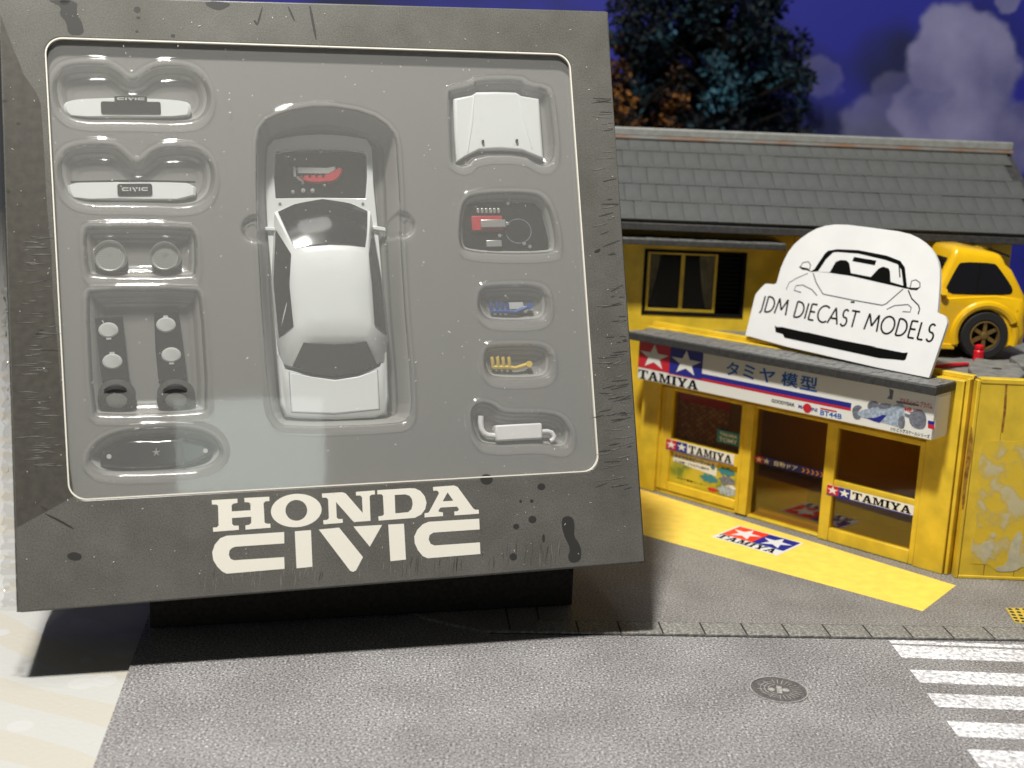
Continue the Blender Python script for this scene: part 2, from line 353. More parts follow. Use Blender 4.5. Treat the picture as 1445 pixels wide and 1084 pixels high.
MB(KF).ribbon([(curve[0][0], -.045), (28, -.045)], .03, 0.002, .012).build('gutter_line', MATS['groove'], pav)
fc = [gnd(*p, PV)[:2] for p in ((890, 686), (1349, 826), (1302, 862), (880, 747))]
fc[0] = fc[1] + (fc[0] - fc[1]) * 1.25; fc[3] = fc[2] + (fc[3] - fc[2]) * 1.25
MB().prism([tuple(p) for p in fc], PV - .012, PV - .006).build('yellow_forecourt', MATS['mat_yellow'], pav)
tp = [gnd(*p, PV)[:2] for p in ((1419, 858), (1470, 858), (1478, 884), (1432, 878))]
tile = MB().prism([tuple(p) for p in tp], PV - .012, PV + .004).build('tactile_tile', MATS['pipe_yellow'], pav)
mb = MB(); tc0 = sum(tp) / 4
for i in range(5):
    for j in range(5):
        f, g_ = (i + .5) / 5, (j + .5) / 5; p = (tp[0] * (1 - f) + tp[1] * f) * (1 - g_) + (tp[3] * (1 - f) + tp[2] * f) * g_
        mb.lathe([(.06, PV + .004), (.045, PV + .016)], 8, Matrix.Translation((p[0], p[1], 0)))
mb.build('studs', MATS['groove'], tile)
rows = [((1246, 903), (1258, 908)), ((1253, 910.5), (1268, 928)), ((1279, 945), (1297, 963.5)), ((1306, 978.5), (1324, 998)), ((1336, 1018), (1355, 1040)), ((1368, 1058), (1392, 1084)), ((1408, 1104), (1432, 1132))]
ex = float(np.mean([gnd(*a)[0] for a, c in rows[1:]]))
for a, c in rows:
    y1, y0 = gnd(*a)[1], gnd(*c)[1]
    MB().prism([(ex + .02, y0), (26, y0 + .1), (26, y1 + .1), (ex, y1)], .001, .006).build('crossing_stripe', MATS['crossing_paint'], road)

# backdrop: printed sky sheet
m, nt, b, tc = node_mat('sky_print')
sp = nt.nodes.new('ShaderNodeSeparateXYZ'); nt.links.new(tc.outputs['Object'], sp.inputs[0])
nz = nt.nodes.new('ShaderNodeTexNoise'); nz.inputs['Scale'].default_value = 42; nz.inputs['Detail'].default_value = 5; nz.inputs['Roughness'].default_value = .55
nt.links.new(tc.outputs['Object'], nz.inputs['Vector'])
off = nt.nodes.new('ShaderNodeVectorMath'); off.operation = 'MULTIPLY_ADD'; off.inputs[1].default_value = (.024, .024, .024)
nt.links.new(nz.outputs['Color'], off.inputs[0]); nt.links.new(tc.outputs['Object'], off.inputs[2])
BY = 62.0
SKYF = Frame((0, BY, 0), (1, 0, 0), (0, 0, 1), (0, -1, 0))
acc = None
for (x, y, r, w) in ((1345, 48, 52, 1), (1388, 65, 46, 1), (1320, 95, 48, 1), (1385, 110, 55, 1), (1310, 165, 62, .9), (1380, 190, 78, 1), (1430, 195, 60, .9), (1240, 185, 62, .42), (1155, 112, 30, .40), (1425, 0, 20, .8), (1270, 130, 40, .35)):
    cx_, cy_ = SKYF.px(x, y); cx_ += 1.2; cy_ += 1.2
    d = nt.nodes.new('ShaderNodeVectorMath'); d.operation = 'DISTANCE'; d.inputs[1].default_value = (cx_ * S, 0.012, cy_ * S); nt.links.new(off.outputs[0], d.inputs[0])
    mr = nt.nodes.new('ShaderNodeMapRange'); mr.interpolation_type = 'SMOOTHSTEP'; R_ = r / FPX * 63 * S
    mr.inputs[1].default_value = R_ * 1.0; mr.inputs[2].default_value = R_ * .72; mr.inputs[3].default_value = 0; mr.inputs[4].default_value = w
    nt.links.new(d.outputs['Value'], mr.inputs[0])
    if acc is None: acc = mr.outputs[0]
    else:
        mm = nt.nodes.new('ShaderNodeMath'); mm.operation = 'MAXIMUM'; nt.links.new(acc, mm.inputs[0]); nt.links.new(mr.outputs[0], mm.inputs[1]); acc = mm.outputs[0]
n3 = nt.nodes.new('ShaderNodeTexNoise'); n3.inputs['Scale'].default_value = 22; n3.inputs['Detail'].default_value = 5; nt.links.new(tc.outputs['Object'], n3.inputs['Vector'])
cr = nt.nodes.new('ShaderNodeValToRGB'); cr.color_ramp.elements[0].position = .3; cr.color_ramp.elements[0].color = (.045, .046, .16, 1); cr.color_ramp.elements[1].position = .72; cr.color_ramp.elements[1].color = (.24, .235, .40, 1); nt.links.new(n3.outputs['Fac'], cr.inputs[0])
sr = nt.nodes.new('ShaderNodeValToRGB'); sr.color_ramp.elements[0].position = .42; sr.color_ramp.elements[0].color = (.001, .004, .055, 1); sr.color_ramp.elements[1].position = .57; sr.color_ramp.elements[1].color = (.006, .009, .23, 1)
n4 = nt.nodes.new('ShaderNodeTexNoise'); n4.inputs['Scale'].default_value = 14; n4.inputs['Detail'].default_value = 2; nt.links.new(tc.outputs['Object'], n4.inputs['Vector']); nt.links.new(n4.outputs['Fac'], sr.inputs[0])
mx = nt.nodes.new('ShaderNodeMixRGB'); nt.links.new(acc, mx.inputs[0]); nt.links.new(sr.outputs[0], mx.inputs[1]); nt.links.new(cr.outputs[0], mx.inputs[2]); nt.links.new(mx.outputs[0], b.inputs['Base Color']); b.inputs['Roughness'].default_value = .6
mb = MB(SKYF); nx = 40
secs = []
for i in range(nx + 1):
    x = -25.5 + 80 * i / nx; zc = 0.0
    secs.append([(x, -.1, zc), (x, 42, zc), (x, 42, zc - .15), (x, -.1, zc - .15)])
sky = mb.loft(secs).build('sky', MATS['sky_print']); tag(sky, 'printed night blue sky sheet with violet clouds', 'backdrop', kind='structure')

# ------------------------------------------------------------------ model trees in front of the sky sheet
def leaf_mat(name, cols):
    m, nt, b, tc = node_mat(name)
    at = nt.nodes.new('ShaderNodeAttribute'); at.attribute_name = 'tone'; r = nt.nodes.new('ShaderNodeValToRGB'); e = r.color_ramp.elements
    e[0].position = 0; e[0].color = cols[0] + (1,); e[1].position = 1; e[1].color = cols[-1] + (1,)
    for i, c in enumerate(cols[1:-1]): x = e.new((i + 1) / (len(cols) - 1)); x.color = c + (1,)
    nt.links.new(at.outputs['Fac'], r.inputs[0]); nt.links.new(r.outputs[0], b.inputs['Base Color']); b.inputs['Roughness'].default_value = .7; b.inputs['Specular IOR Level'].default_value = .2
    return m
def tree(name, label, cols, Y, clumps, dens, leaf, base):
    """clumps: (px, py, radius px, tone) seen from the camera, each given its own depth"""
    fr = Frame((0, Y, 0), (1, 0, 0), (0, 0, 1), (0, -1, 0))
    bx_, _ = fr.px(*base)
    t = thing(name, label, 'tree', Frame((bx_, Y, 0), (1, 0, 0), (0, 1, 0), (0, 0, 1)), 'model trees behind the shop')
    vs, fs, tones = [], [], []; cen = []
    for (x, y, r, tone) in clumps:
        dz = random.uniform(-2.4, 2.4); cx_, cz_ = fr.px(x, y, dz); R = r / FPX * Y; cen.append((cx_, Y - dz, cz_, R))
        n = int(dens * R * R * 4)
        for _ in range(n):
            d = rng.normal(size=3); d /= np.linalg.norm(d); rad = R * rng.uniform(.15, 1) ** .55
            p = np.array([cx_, Y - dz, cz_]) + d * rad * np.array([1, .8, .9])
            a = rng.normal(size=3); a /= np.linalg.norm(a); c = np.cross(a, rng.normal(size=3)); c /= np.linalg.norm(c); l = leaf * rng.uniform(.6, 1.4)
            k = len(vs); vs += [p - a * l, p + c * l * .55, p + a * l, p - c * l * .55]; fs.append((k, k + 1, k + 2, k + 3)); tones.append(min(1, max(0, tone + rng.normal() * .16)))
    me = bpy.data.meshes.new('crown'); me.from_pydata([((v[0] - bx_) * S, (v[1] - Y) * S, v[2] * S) for v in vs], [], fs)
    at = me.attributes.new('tone', 'FLOAT', 'FACE'); at.data.foreach_set('value', np.array(tones, dtype=np.float32))
    o = obj_of('crown', me, leaf_mat(name + '_leaves', cols), t)
    mb = MB(); top = max(c[2] for c in cen) - 1
    mb.tube([(bx_, Y, 0), (bx_ + .15, Y, top * .35), (bx_ - .1, Y, top * .7), (bx_, Y, top)], [.55, .42, .3, .08], 10)
    for c in cen[::2]: mb.tube([(bx_, Y, max(2.5, c[2] - 2.6)), ((bx_ + c[0]) / 2, (Y + c[1]) / 2, c[2] - .8), c[:3]], [.16, .1, .03], 6)
    mb.build('trunk', MATS['bark'], t)
    return t
cl = []
for _ in range(150):
    x = random.uniform(862, 1135); y = random.uniform(-60, 200)
    edge = 1120 - max(0, 60 - y) * .45 + (18 if y > 100 else 0)
    if x > edge: continue
    cl.append((x, y, random.uniform(18, 34), random.choice((.02, .05, .1, .15, .35, .55))))
cl += [(1040, 150, 30, .8), (1055, 120, 26, .7), (1010, 140, 28, .75), (1095, 105, 24, .55), (1070, 165, 26, .6), (930, 25, 22, .6), (1110, 60, 22, .2), (1125, 150, 20, .35), (985, 60, 40, .1), (1030, 40, 40, .1)]
tree('leafy_tree', 'dark teal leafy tree rising behind the tiled roof', [(.002, .004, .006), (.006, .014, .02), (.02, .065, .09), (.035, .12, .18)], 57.5, cl, 30, .17, (1010, 190))
cl = [(random.uniform(850, 965), random.uniform(105, 200), random.uniform(14, 26), random.choice((.1, .3, .5, .8))) for _ in range(44)] + [(870, 60, 20, .3), (880, 20, 18, .2), (868, 100, 22, .4)]
tree('autumn_tree', 'orange brown leafy tree between the box and the teal tree', [(.006, .004, .003), (.05, .022, .008), (.16, .065, .015), (.24, .10, .025)], 56, cl, 30, .13, (885, 190))

# ------------------------------------------------------------------ the carton
m, nt, b, tc = node_mat('carton')
n = nt.nodes.new('ShaderNodeTexNoise'); n.inputs['Scale'].default_value = 60; n.inputs['Detail'].default_value = 8; n.inputs['Roughness'].default_value = .65
r = nt.nodes.new('ShaderNodeValToRGB'); r.color_ramp.elements[0].position = .3; r.color_ramp.elements[0].color = (.085, .081, .071, 1); r.color_ramp.elements[1].position = .72; r.color_ramp.elements[1].color = (.135, .133, .121, 1)
nf = nt.nodes.new('ShaderNodeTexNoise'); nf.inputs['Scale'].default_value = 3200; rf_ = nt.nodes.new('ShaderNodeValToRGB'); rf_.color_ramp.elements[0].position = .3; rf_.color_ramp.elements[0].color = (.72, .72, .72, 1); rf_.color_ramp.elements[1].position = .7; rf_.color_ramp.elements[1].color = (1.25, 1.25, 1.25, 1)
mu = nt.nodes.new('ShaderNodeMixRGB'); mu.blend_type = 'MULTIPLY'; mu.inputs[0].default_value = 1
for a in (n, nf): nt.links.new(tc.outputs['Object'], a.inputs['Vector'])
nt.links.new(n.outputs['Fac'], r.inputs[0]); nt.links.new(nf.outputs['Fac'], rf_.inputs[0]); nt.links.new(r.outputs[0], mu.inputs[1]); nt.links.new(rf_.outputs[0], mu.inputs[2]); nt.links.new(mu.outputs[0], b.inputs['Base Color'])
b.inputs['Roughness'].default_value = .5; b.inputs['Coat Weight'].default_value = .35; b.inputs['Coat Roughness'].default_value = .22
nb = nt.nodes.new('ShaderNodeTexNoise'); nb.inputs['Scale'].default_value = 150; kb = nt.nodes.new('ShaderNodeBump'); kb.inputs['Strength'].default_value = .12; kb.inputs['Distance'].default_value = .0004
nt.links.new(tc.outputs['Object'], nb.inputs['Vector']); nt.links.new(nb.outputs['Fac'], kb.inputs['Height']); nt.links.new(kb.outputs['Normal'], b.inputs['Coat Normal'])
mat('left_dark_area', (.062, .057, .048), .5, var=.15, vscale=6, coat=.35, coatrough=.22)
mat('tray_grey', (.275, .275, .262), .55, var=.04, vscale=60, coat=.15, coatrough=.3)
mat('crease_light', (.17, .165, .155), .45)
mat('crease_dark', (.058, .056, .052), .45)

carton = thing('model_kit_box', 'dark grey windowed kit box leaning back, HONDA CIVIC in white letters', 'box', BOX)
z1 = zoom(0, 0, 3.0104); z2 = zoom(320, 120, 4.014); z3 = zoom(340, 360, 4.17); z4 = zoom(600, 80, 3.613); z5 = zoom(600, 370, 3.3875); z6 = zoom(0, 300, 2.71)
def bp(z, pts, h=0.0): return [BOX.px(*z(p), h) for p in pts]
raw = lambda p: p
wc = bp(raw, [(62, 52), (804, 76), (846, 665), (97, 707)])           # window corners TL TR BR BL
def round_poly(c, r, n=8):
    out = []
    for i in range(len(c)):
        p = Vector(c[i]); a = (Vector(c[i - 1]) - p).normalized(); d = (Vector(c[(i + 1) % len(c)]) - p).normalized()
        ang = a.angle(d); t = r / math.tan(ang / 2); cen = p + (a + d).normalized() * (r / math.sin(ang / 2)); s0 = p + a * t; e0 = p + d * t
        a0 = math.atan2(s0.y - cen.y, s0.x - cen.x); a1 = math.atan2(e0.y - cen.y, e0.x - cen.x); da = (a1 - a0 + PI) % (2 * PI) - PI
        out += [(cen.x + r * math.cos(a0 + da * k / n), cen.y + r * math.sin(a0 + da * k / n)) for k in range(n + 1)]
    return out
def shrink(c, d):
    g = Vector((sum(p[0] for p in c) / 4, sum(p[1] for p in c) / 4)); return [tuple(Vector(p) + Vector((d if g.x > p[0] else -d, d if g.y > p[1] else -d))) for p in c]
hole = round_poly(wc, .36); hole_in = round_poly(shrink(wc, .028), .335)
mb = MB(BOX); mb.shape([[(0, 0), (BW, 0), (BW, BH), (0, BH)], hole], -.07, 0)
mb.box(0, .07, 0, BH, -BD, -.07).box(BW - .07, BW, 0, BH, -BD, -.07).box(.07, BW - .07, 0, .07, -BD, -.07).box(.07, BW - .07, BH - .07, BH, -BD, -.07).box(.07, BW - .07, .07, BH - .07, -BD, -BD + .07)
mb.build('carton', MATS['carton'], carton, bevel=.025)
MB(BOX).shape([hole, hole_in], -.066, .004).build('window_edge', MATS['cream_print'], carton)
g_ = shrink(wc, -.3)
MB(BOX).add([(x, y, -.085) for x, y in g_], [(0, 1, 2, 3)]).build('window_film', MATS['film'], carton)
# printed lettering
L1 = zoom(290, 680, 7.225); L2 = zoom(490, 670, 7.225)
H_ = [(63,187),(325,172),(326,215),(285,222),(266,240),(268,302),(460,290),(458,222),(440,210),(398,208),(395,165),(650,152),(652,196),(610,200),(592,218),(602,415),(625,428),(660,427),(664,468),(408,488),(406,445),(445,438),(466,420),(466,356),(270,370),(272,430),(290,447),(338,447),(340,490),(78,510),(76,466),(112,465),(134,445),(128,245),(112,232),(66,232)]
N_ = [(1186,120),(1395,106),(1430,120),(1603,318),(1595,156),(1577,140),(1535,141),(1533,103),(1725,88),(1728,128),(1690,133),(1673,150),(1682,398),(1520,410),(1500,398),(1330,205),(1338,365),(1355,380),(1398,378),(1400,418),(1203,434),(1200,392),(1240,388),(1258,370),(1250,180),(1232,162),(1190,162)]
D_ = [(305,158),(640,137),(690,140),(745,165),(790,220),(808,285),(795,350),(755,405),(690,440),(320,468),(317,425),(355,420),(374,405),(364,215),(350,200),(307,200)]
Dh = [(484,207),(590,200),(635,215),(660,250),(667,300),(655,350),(620,382),(490,394)]
A_ = [(874,125),(1090,110),(1125,125),(1285,345),(1305,357),(1340,356),(1342,398),(1094,415),(1090,375),(1125,372),(1140,355),(1120,325),(950,335),(928,370),(940,380),(975,384),(977,422),(788,435),(788,393),(825,388),(840,370),(935,190),(925,168),(905,162),(877,165)]
Ah = [(1022,180),(1082,265),(973,272)]
O_ = ellipse(925, 293, 259, 170, 40, -.07); Oh = ellipse(926, 291, 111, 106, 32, -.07)
for nm, sh in (('letter', [(L1, H_)]), ('letter', [(L1, O_), (L1, Oh)]), ('letter', [(L1, N_)]), ('letter', [(L2, D_), (L2, Dh)]), ('letter', [(L2, A_), (L2, Ah)])):
    MB(BOX).shape([bp(z, p) for z, p in sh], .0005, .005).build(nm, MATS['cream_print'], carton)
C1 = [(802,512),(215,550),(150,575),(95,640),(68,720),(80,800),(120,865),(170,915),(215,937),(806,887),(802,768),(290,800),(255,785),(238,745),(245,700),(270,675),(305,662),(803,628)]
C2 = [(1345,448),(830,480),(770,505),(715,560),(683,630),(688,700),(720,770),(770,830),(820,852),(1357,808),(1352,690),(890,722),(850,705),(830,660),(840,615),(880,590),(1350,558)]
LOGO = [('letter', L1, C1), ('letter', L1, [(910,505),(1075,492),(1090,866),(928,882)]), ('letter', L1, [(1155,487),(1362,467),(1605,768),(1535,903),(1505,918),(1475,908)]), ('letter', L2, [(62,528),(355,512),(230,735)]), ('letter', L2, [(418,508),(578,500),(598,865),(440,882)]), ('letter', L2, C2)]
for nm, z, p in LOGO: MB(BOX).shape([bp(z, p)], .0005, .005).build(nm, MATS['cream_print'], carton)
# printed ink splashes
inks = [(z1, [(205,0),(330,0),(325,60),(352,100),(357,150),(290,150),(283,95),(250,60),(262,30),(215,8)]), (z1, [(250,0),(300,0),(290,20),(262,22)]),
        (z1, ellipse(583, 42, 15, 14, 12)), (z1, ellipse(588, 76, 9, 7, 10)), (z1, ellipse(735, 153, 10, 8, 10)), (z1, ellipse(582, 135, 8, 6, 8)), (z1, ellipse(78, 526, 10, 6, 8)), (z1, ellipse(36, 814, 9, 8, 8)), (z1, ellipse(20, 430, 12, 7, 8)),
        (z1, [(880,5),(960,8),(985,20),(940,45),(905,40),(870,20)]), (z1, [(1310,25),(1322,25),(1348,168),(1338,168)]), (z1, [(1220,30),(1228,28),(1256,90),(1248,92)]), (z1, [(1075,88),(1085,85),(1098,108),(1090,110)]), (z1, [(1090,100),(1112,30),(1118,30),(1100,105)]),
        (zoom(0, 660, 3.6125), ellipse(380, 453, 38, 22, 16, .1)), (zoom(0, 660, 3.6125), [(230,232),(300,262),(380,310),(372,316),(300,275),(228,238)]), (zoom(0, 660, 3.6125), [(205,192),(245,215),(240,220),(205,198)]), (z6, ellipse(152, 460, 18, 10, 12, -.5)),
        (zoom(270, 660, 2.223), [(1160,160),(1180,150),(1198,158),(1203,185),(1200,215),(1215,235),(1225,262),(1220,295),(1190,300),(1180,280),(1190,255),(1165,205)]), (zoom(270, 660, 2.223), ellipse(1098, 60, 13, 11, 12)), (zoom(270, 660, 2.223), ellipse(1070, 163, 13, 12, 12)), (zoom(270, 660, 2.223), ellipse(1019, 185, 10, 9, 12)), (zoom(270, 660, 2.223), ellipse(1010, 280, 12, 12, 12)), (zoom(270, 660, 2.223), ellipse(926, 37, 20, 17, 14)), (zoom(270, 660, 2.223), ellipse(1033, 106, 5, 5, 8)), (zoom(270, 660, 2.223), ellipse(1068, 105, 6, 6, 8)), (zoom(270, 660, 2.223), ellipse(1105, 222, 5, 14, 8)),
        (z4, [(860,992),(895,975),(890,998),(865,1003)])]
for i, (z, p) in enumerate(inks):
    q_ = bp(z, p); q_ = [(max(.012, x), min(BH - .012, y)) for x, y in q_]
    MB(BOX).shape([chaikin(q_, 1)], .0004, .0016).build('ink_splash', MATS['ink'], carton)
q_ = bp(z1, [(0,60),(30,120),(70,220),(110,320),(160,390),(180,440),(190,560),(196,660),(206,860),(226,1084),(232,1250),(255,1500),(280,1800),(320,2110),(0,2240)])
q_ = [(max(.03, x), y) for x, y in q_]; q_[-1] = (.03, BOX.px(20, 745)[1]); q_ = [q_[0]] + [(x - .035, y) for x, y in q_[1:-1]] + [q_[-1]]
MB(BOX).shape([q_], .0002, .0008).build('left_dark_area', MATS['left_dark_area'], carton)  # darker area along the left of the carton front
# shrink film folds, glints and shade painted as ribbons, dust caught under it
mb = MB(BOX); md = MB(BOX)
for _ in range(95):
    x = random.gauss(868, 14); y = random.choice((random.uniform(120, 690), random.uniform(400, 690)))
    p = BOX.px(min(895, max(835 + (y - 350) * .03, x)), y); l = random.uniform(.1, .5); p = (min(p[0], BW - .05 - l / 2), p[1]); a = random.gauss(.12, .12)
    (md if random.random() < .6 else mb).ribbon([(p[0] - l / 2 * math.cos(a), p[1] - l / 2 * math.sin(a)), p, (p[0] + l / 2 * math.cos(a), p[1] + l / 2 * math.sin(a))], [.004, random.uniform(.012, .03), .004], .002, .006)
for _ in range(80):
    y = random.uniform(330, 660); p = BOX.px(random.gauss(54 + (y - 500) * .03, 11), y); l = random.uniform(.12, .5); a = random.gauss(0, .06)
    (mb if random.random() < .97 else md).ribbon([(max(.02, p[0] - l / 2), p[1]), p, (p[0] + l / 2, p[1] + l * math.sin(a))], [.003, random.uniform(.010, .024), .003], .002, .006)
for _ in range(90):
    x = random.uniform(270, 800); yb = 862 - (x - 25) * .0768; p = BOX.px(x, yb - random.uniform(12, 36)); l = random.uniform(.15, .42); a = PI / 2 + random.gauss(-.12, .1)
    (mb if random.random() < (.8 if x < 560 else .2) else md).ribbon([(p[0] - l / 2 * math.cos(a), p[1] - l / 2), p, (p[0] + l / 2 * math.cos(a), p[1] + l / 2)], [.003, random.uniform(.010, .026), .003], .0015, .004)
tag(mb.build('film_folds', MATS['crease_light'], carton), kind='stuff'); tag(md.build('film_fold_shade', MATS['crease_dark'], carton), kind='stuff')
mb = MB(BOX)
for _ in range(420):
    x, y = random.uniform(.1, BW - .1), random.uniform(.1, BH - .1); l = abs(random.gauss(0, .02)) + .006; a = random.uniform(0, PI)
    mb.ribbon([(x, y), (x + l * math.cos(a), y + l * math.sin(a))], random.uniform(.004, .012), .006, .012)
tag(mb.build('dust', MATS['cream_print'], carton), kind='stuff')
# crumpled film sticking out along the left edge and the lower left corner
def crumple(name, path, width, n, amp, seed):
    rr = random.Random(seed); secs = []
    for i in range(n + 1):
        f = i / n; k = f * (len(path) - 1); j = min(int(k), len(path) - 2); c = [path[j][d] * (1 - k + j) + path[j + 1][d] * (k - j) for d in range(3)]
        w = width(f); secs.append([(c[0] - w * s_ + rr.uniform(-amp, amp) * (s_ > 0), c[1] + rr.uniform(-amp, amp) * .6 * (s_ > 0), c[2] + rr.uniform(-amp, amp) * (1 if s_ else 0) - s_ * .12) for s_ in (0, .3, .6, 1)])
    return MB(BOX).loft(secs, closed=False, caps=False).build(name, MATS['wrap'], carton, smooth=60)
crumple('shrink_film', [(.0, .02, -.02), (.0, 3.2, -.03), (.0, 6.6, -.02)], lambda f: .10 + .22 * (1 - f), 90, .05, 3)
crumple('shrink_film', [(.0, 6.6, -.02), (.0, 12.6, -.02)], lambda f: .09, 30, .02, 5)

# grey tray with sunk pockets and the clear moulded sheet over it
FL = -.17
pk = [
 (chaikin(bp(z1, [(215,390),(222,310),(275,260),(440,256),(500,280),(558,335),(610,290),(670,265),(790,265),(860,300),(903,390),(890,480),(820,532),(560,522),(330,524),(245,480)], FL)), .30, .30),
 (chaikin(bp(z1, [(235,730),(245,650),(310,603),(480,600),(535,640),(580,690),(640,630),(700,612),(830,612),(895,655),(920,740),(900,835),(820,887),(580,875),(360,877),(270,835)], FL)), .30, .30),
 (chaikin(bp(z6, [(312,60),(340,45),(730,48),(755,75),(758,230),(735,252),(350,252),(322,225)], FL), 1), .30, .24),
 (chaikin(bp(z6, [(322,310),(345,288),(750,285),(775,310),(802,745),(775,772),(380,785),(345,760)], FL), 1), .36, .26),
 (chaikin(bp(z6, [(318,930),(385,845),(560,810),(770,818),(850,870),(860,935),(790,992),(560,1004),(390,1004),(340,975)], FL)), .30, .28),
 (chaikin(bp(raw, [(359,210),(366,172),(400,155),(455,146),(520,156),(556,180),(563,210),(570,400),(584,560),(580,592),(560,600),(405,605),(386,592),(378,560),(364,380)], FL), 1), 1.05, .30),
 (chaikin(bp(z4, [(113,180),(130,160),(238,143),(262,110),(490,106),(525,140),(620,155),(640,180),(658,300),(676,490),(640,558),(580,562),(500,508),(270,508),(212,570),(140,550),(122,500),(116,330)], FL), 1), .26, .16),
 (chaikin(bp(z4, [(190,730),(250,685),(540,680),(620,712),(665,820),(688,970),(655,1014),(215,1010),(165,950),(172,800)], FL)), .32, .24),
 (chaikin(bp(z5, [(240,195),(260,115),(330,102),(520,98),(585,125),(600,195),(590,260),(540,290),(330,292),(270,265)], FL)), .26, .26),
 (chaikin(bp(z5, [(270,470),(285,400),(340,387),(540,383),(605,410),(618,470),(605,540),(550,566),(340,568),(290,540)], FL)), .26, .26),
 (chaikin(bp(z5, [(208,735),(230,675),(280,660),(330,675),(375,712),(560,710),(660,730),(708,800),(695,880),(640,898),(560,872),(290,888),(235,840)], FL)), .28, .20)]
mir = [(BOX.px(361, 322, FL), .33, .10), (BOX.px(567, 316, FL), .33, .10)]
gx0, gx1 = min(p[0] for p in hole) - .2, max(p[0] for p in hole) + .2; gy0, gy1 = min(p[1] for p in hole) - .2, max(p[1] for p in hole) + .2
NX, NY = 460, 440
GX, GY = np.meshgrid(np.linspace(gx0, gx1, NX), np.linspace(gy0, gy1, NY))
def sdf(poly):
    P = np.array(poly); d = np.full(GX.shape, 1e9); ins = np.zeros(GX.shape, bool)
    for i in range(len(P)):
        a, c = P[i], P[(i + 1) % len(P)]; e = c - a; wx, wy = GX - a[0], GY - a[1]; t = np.clip((wx * e[0] + wy * e[1]) / (e @ e + 1e-12), 0, 1)
        d = np.minimum(d, (wx - e[0] * t) ** 2 + (wy - e[1] * t) ** 2)
        cond = (a[1] > GY) != (c[1] > GY); xi = a[0] + (GY - a[1]) * e[0] / (e[1] if abs(e[1]) > 1e-12 else 1e-12); ins ^= cond & (GX < xi)
    d = np.sqrt(d); return np.where(ins, -d, d)
SD = [sdf(p) for p, _, _ in pk]
ss = lambda t: (lambda c: c * c * (3 - 2 * c))(np.clip(t, 0, 1))
def sheet(name, z0, mt, wk, dk, ridge, lip):
    Z = np.full(GX.shape, z0)
    for (c, r, dp) in mir: Z -= dp * dk * ss((r - np.hypot(GX - c[0], GY - c[1])) / .1)
    for sd, (_, D, w) in zip(SD, pk):
        Z -= D * dk * (.88 * ss(-sd / (w * wk)) + .12 * ss((-sd - w * wk) / .12)); Z += ridge * np.exp(-((sd - .03) / .045) ** 2) + lip * (np.exp(-((sd + w * .72) / .04) ** 2) + .7 * np.exp(-((sd + w * .30) / .03) ** 2) + .5 * np.exp(-((sd + w * 1.15) / .035) ** 2))
    vs = np.stack([GX, GY, Z], -1).reshape(-1, 3); i = np.arange(NX * NY).reshape(NY, NX)
    fs = np.stack([i[:-1, :-1], i[:-1, 1:], i[1:, 1:], i[1:, :-1]], -1).reshape(-1, 4)
    me = bpy.data.meshes.new(name); me.from_pydata((vs * S).tolist(), [], fs.tolist())
    for p in me.polygons: p.use_smooth = True
    return obj_of(name, me, mt, carton), Z
tray, TZ = sheet('tray', FL - .05, MATS['tray_grey'], 1.0, 1.0, 0, 0)
sheet('clear_blister', FL, MATS['blister'], .55, .85, .05, .045)
def floor(i): return FL - .05 - pk[i][1] + .02

# pale greenish lamp added behind the camera; the film mirrors it at the lower left of the window
def mirrored(px_, py_, dist):
    u_, v_ = BOX.px(px_, py_, -.085); hit = np.array(BOX.M() @ Vector((u_, v_, -.085))); d = hit - CAM; d /= np.linalg.norm(d); d = d - 2 * (d @ BOX.z) * BOX.z; return hit + d * dist
sc_ = [mirrored(x, y, 70) for x, y in ((247, 565), (458, 560), (460, 690), (250, 700))]; cen = sum(sc_) / 4; ax = (sc_[1] + sc_[2] - sc_[0] - sc_[3]) / 2; ay = (sc_[0] + sc_[1] - sc_[2] - sc_[3]) / 2
l = bpy.data.lights.new('reflection_lamp', 'AREA'); l.shape = 'RECTANGLE'; l.size = np.linalg.norm(ax) * S; l.size_y = np.linalg.norm(ay) * S; l.color = (.86, 1.0, .94); l.energy = PI * l.size * l.size_y * 2.2
o = bpy.data.objects.new('reflection_lamp', l); COL.objects.link(o); zz = np.array(BOX.M() @ Vector((5, 5, 0))) - cen; zz /= -np.linalg.norm(zz); xx = ax / np.linalg.norm(ax); yy = np.cross(zz, xx); yy /= np.linalg.norm(yy); xx = np.cross(yy, zz)
o.matrix_world = Matrix([[xx[i], yy[i], zz[i], cen[i] * S] for i in range(3)] + [[0, 0, 0, 1]])

# ------------------------------------------------------------------ what lies in the pockets
def bthing(name, label, cat, pts, h, group=None):
    c = (sum(p[0] for p in pts) / len(pts), sum(p[1] for p in pts) / len(pts)); M = BOX.M() @ Vector((c[0], c[1], h))
    return thing(name, label, cat, Frame(tuple(M), BOX.x, BOX.y, BOX.z), group)
def civic_word(x0, y0, h, w, z):
    src = [bp(zz, p) for _, zz, p in LOGO]; A = np.array([p for s_ in src for p in s_]); a, c = A.min(0), A.max(0); mb = MB(BOX)
    for s_ in src: mb.shape([[(x0 + (p[0] - a[0]) / (c[0] - a[0]) * w, y0 + (p[1] - a[1]) / (c[1] - a[1]) * h) for p in s_]], z, z + .006)
    return mb
def lineframe(z, p0, p1, h): a, c = BOX.px(*z(p0), h), BOX.px(*z(p1), h); return min(a[0], c[0]), max(a[0], c[0]), min(a[1], c[1]), max(a[1], c[1])
h0 = floor(0); top = h0 + .26
pts = bp(z1, [(268,445),(285,428),(340,418),(480,414),(630,416),(760,424),(808,436),(812,470),(800,494),(560,500),(300,496),(274,475)], top)
t = bthing('bumper_panel', 'white bumper panel with a wide black centre plate, in the topmost pocket', 'bumper', pts, h0, 'loose body panels in the box')
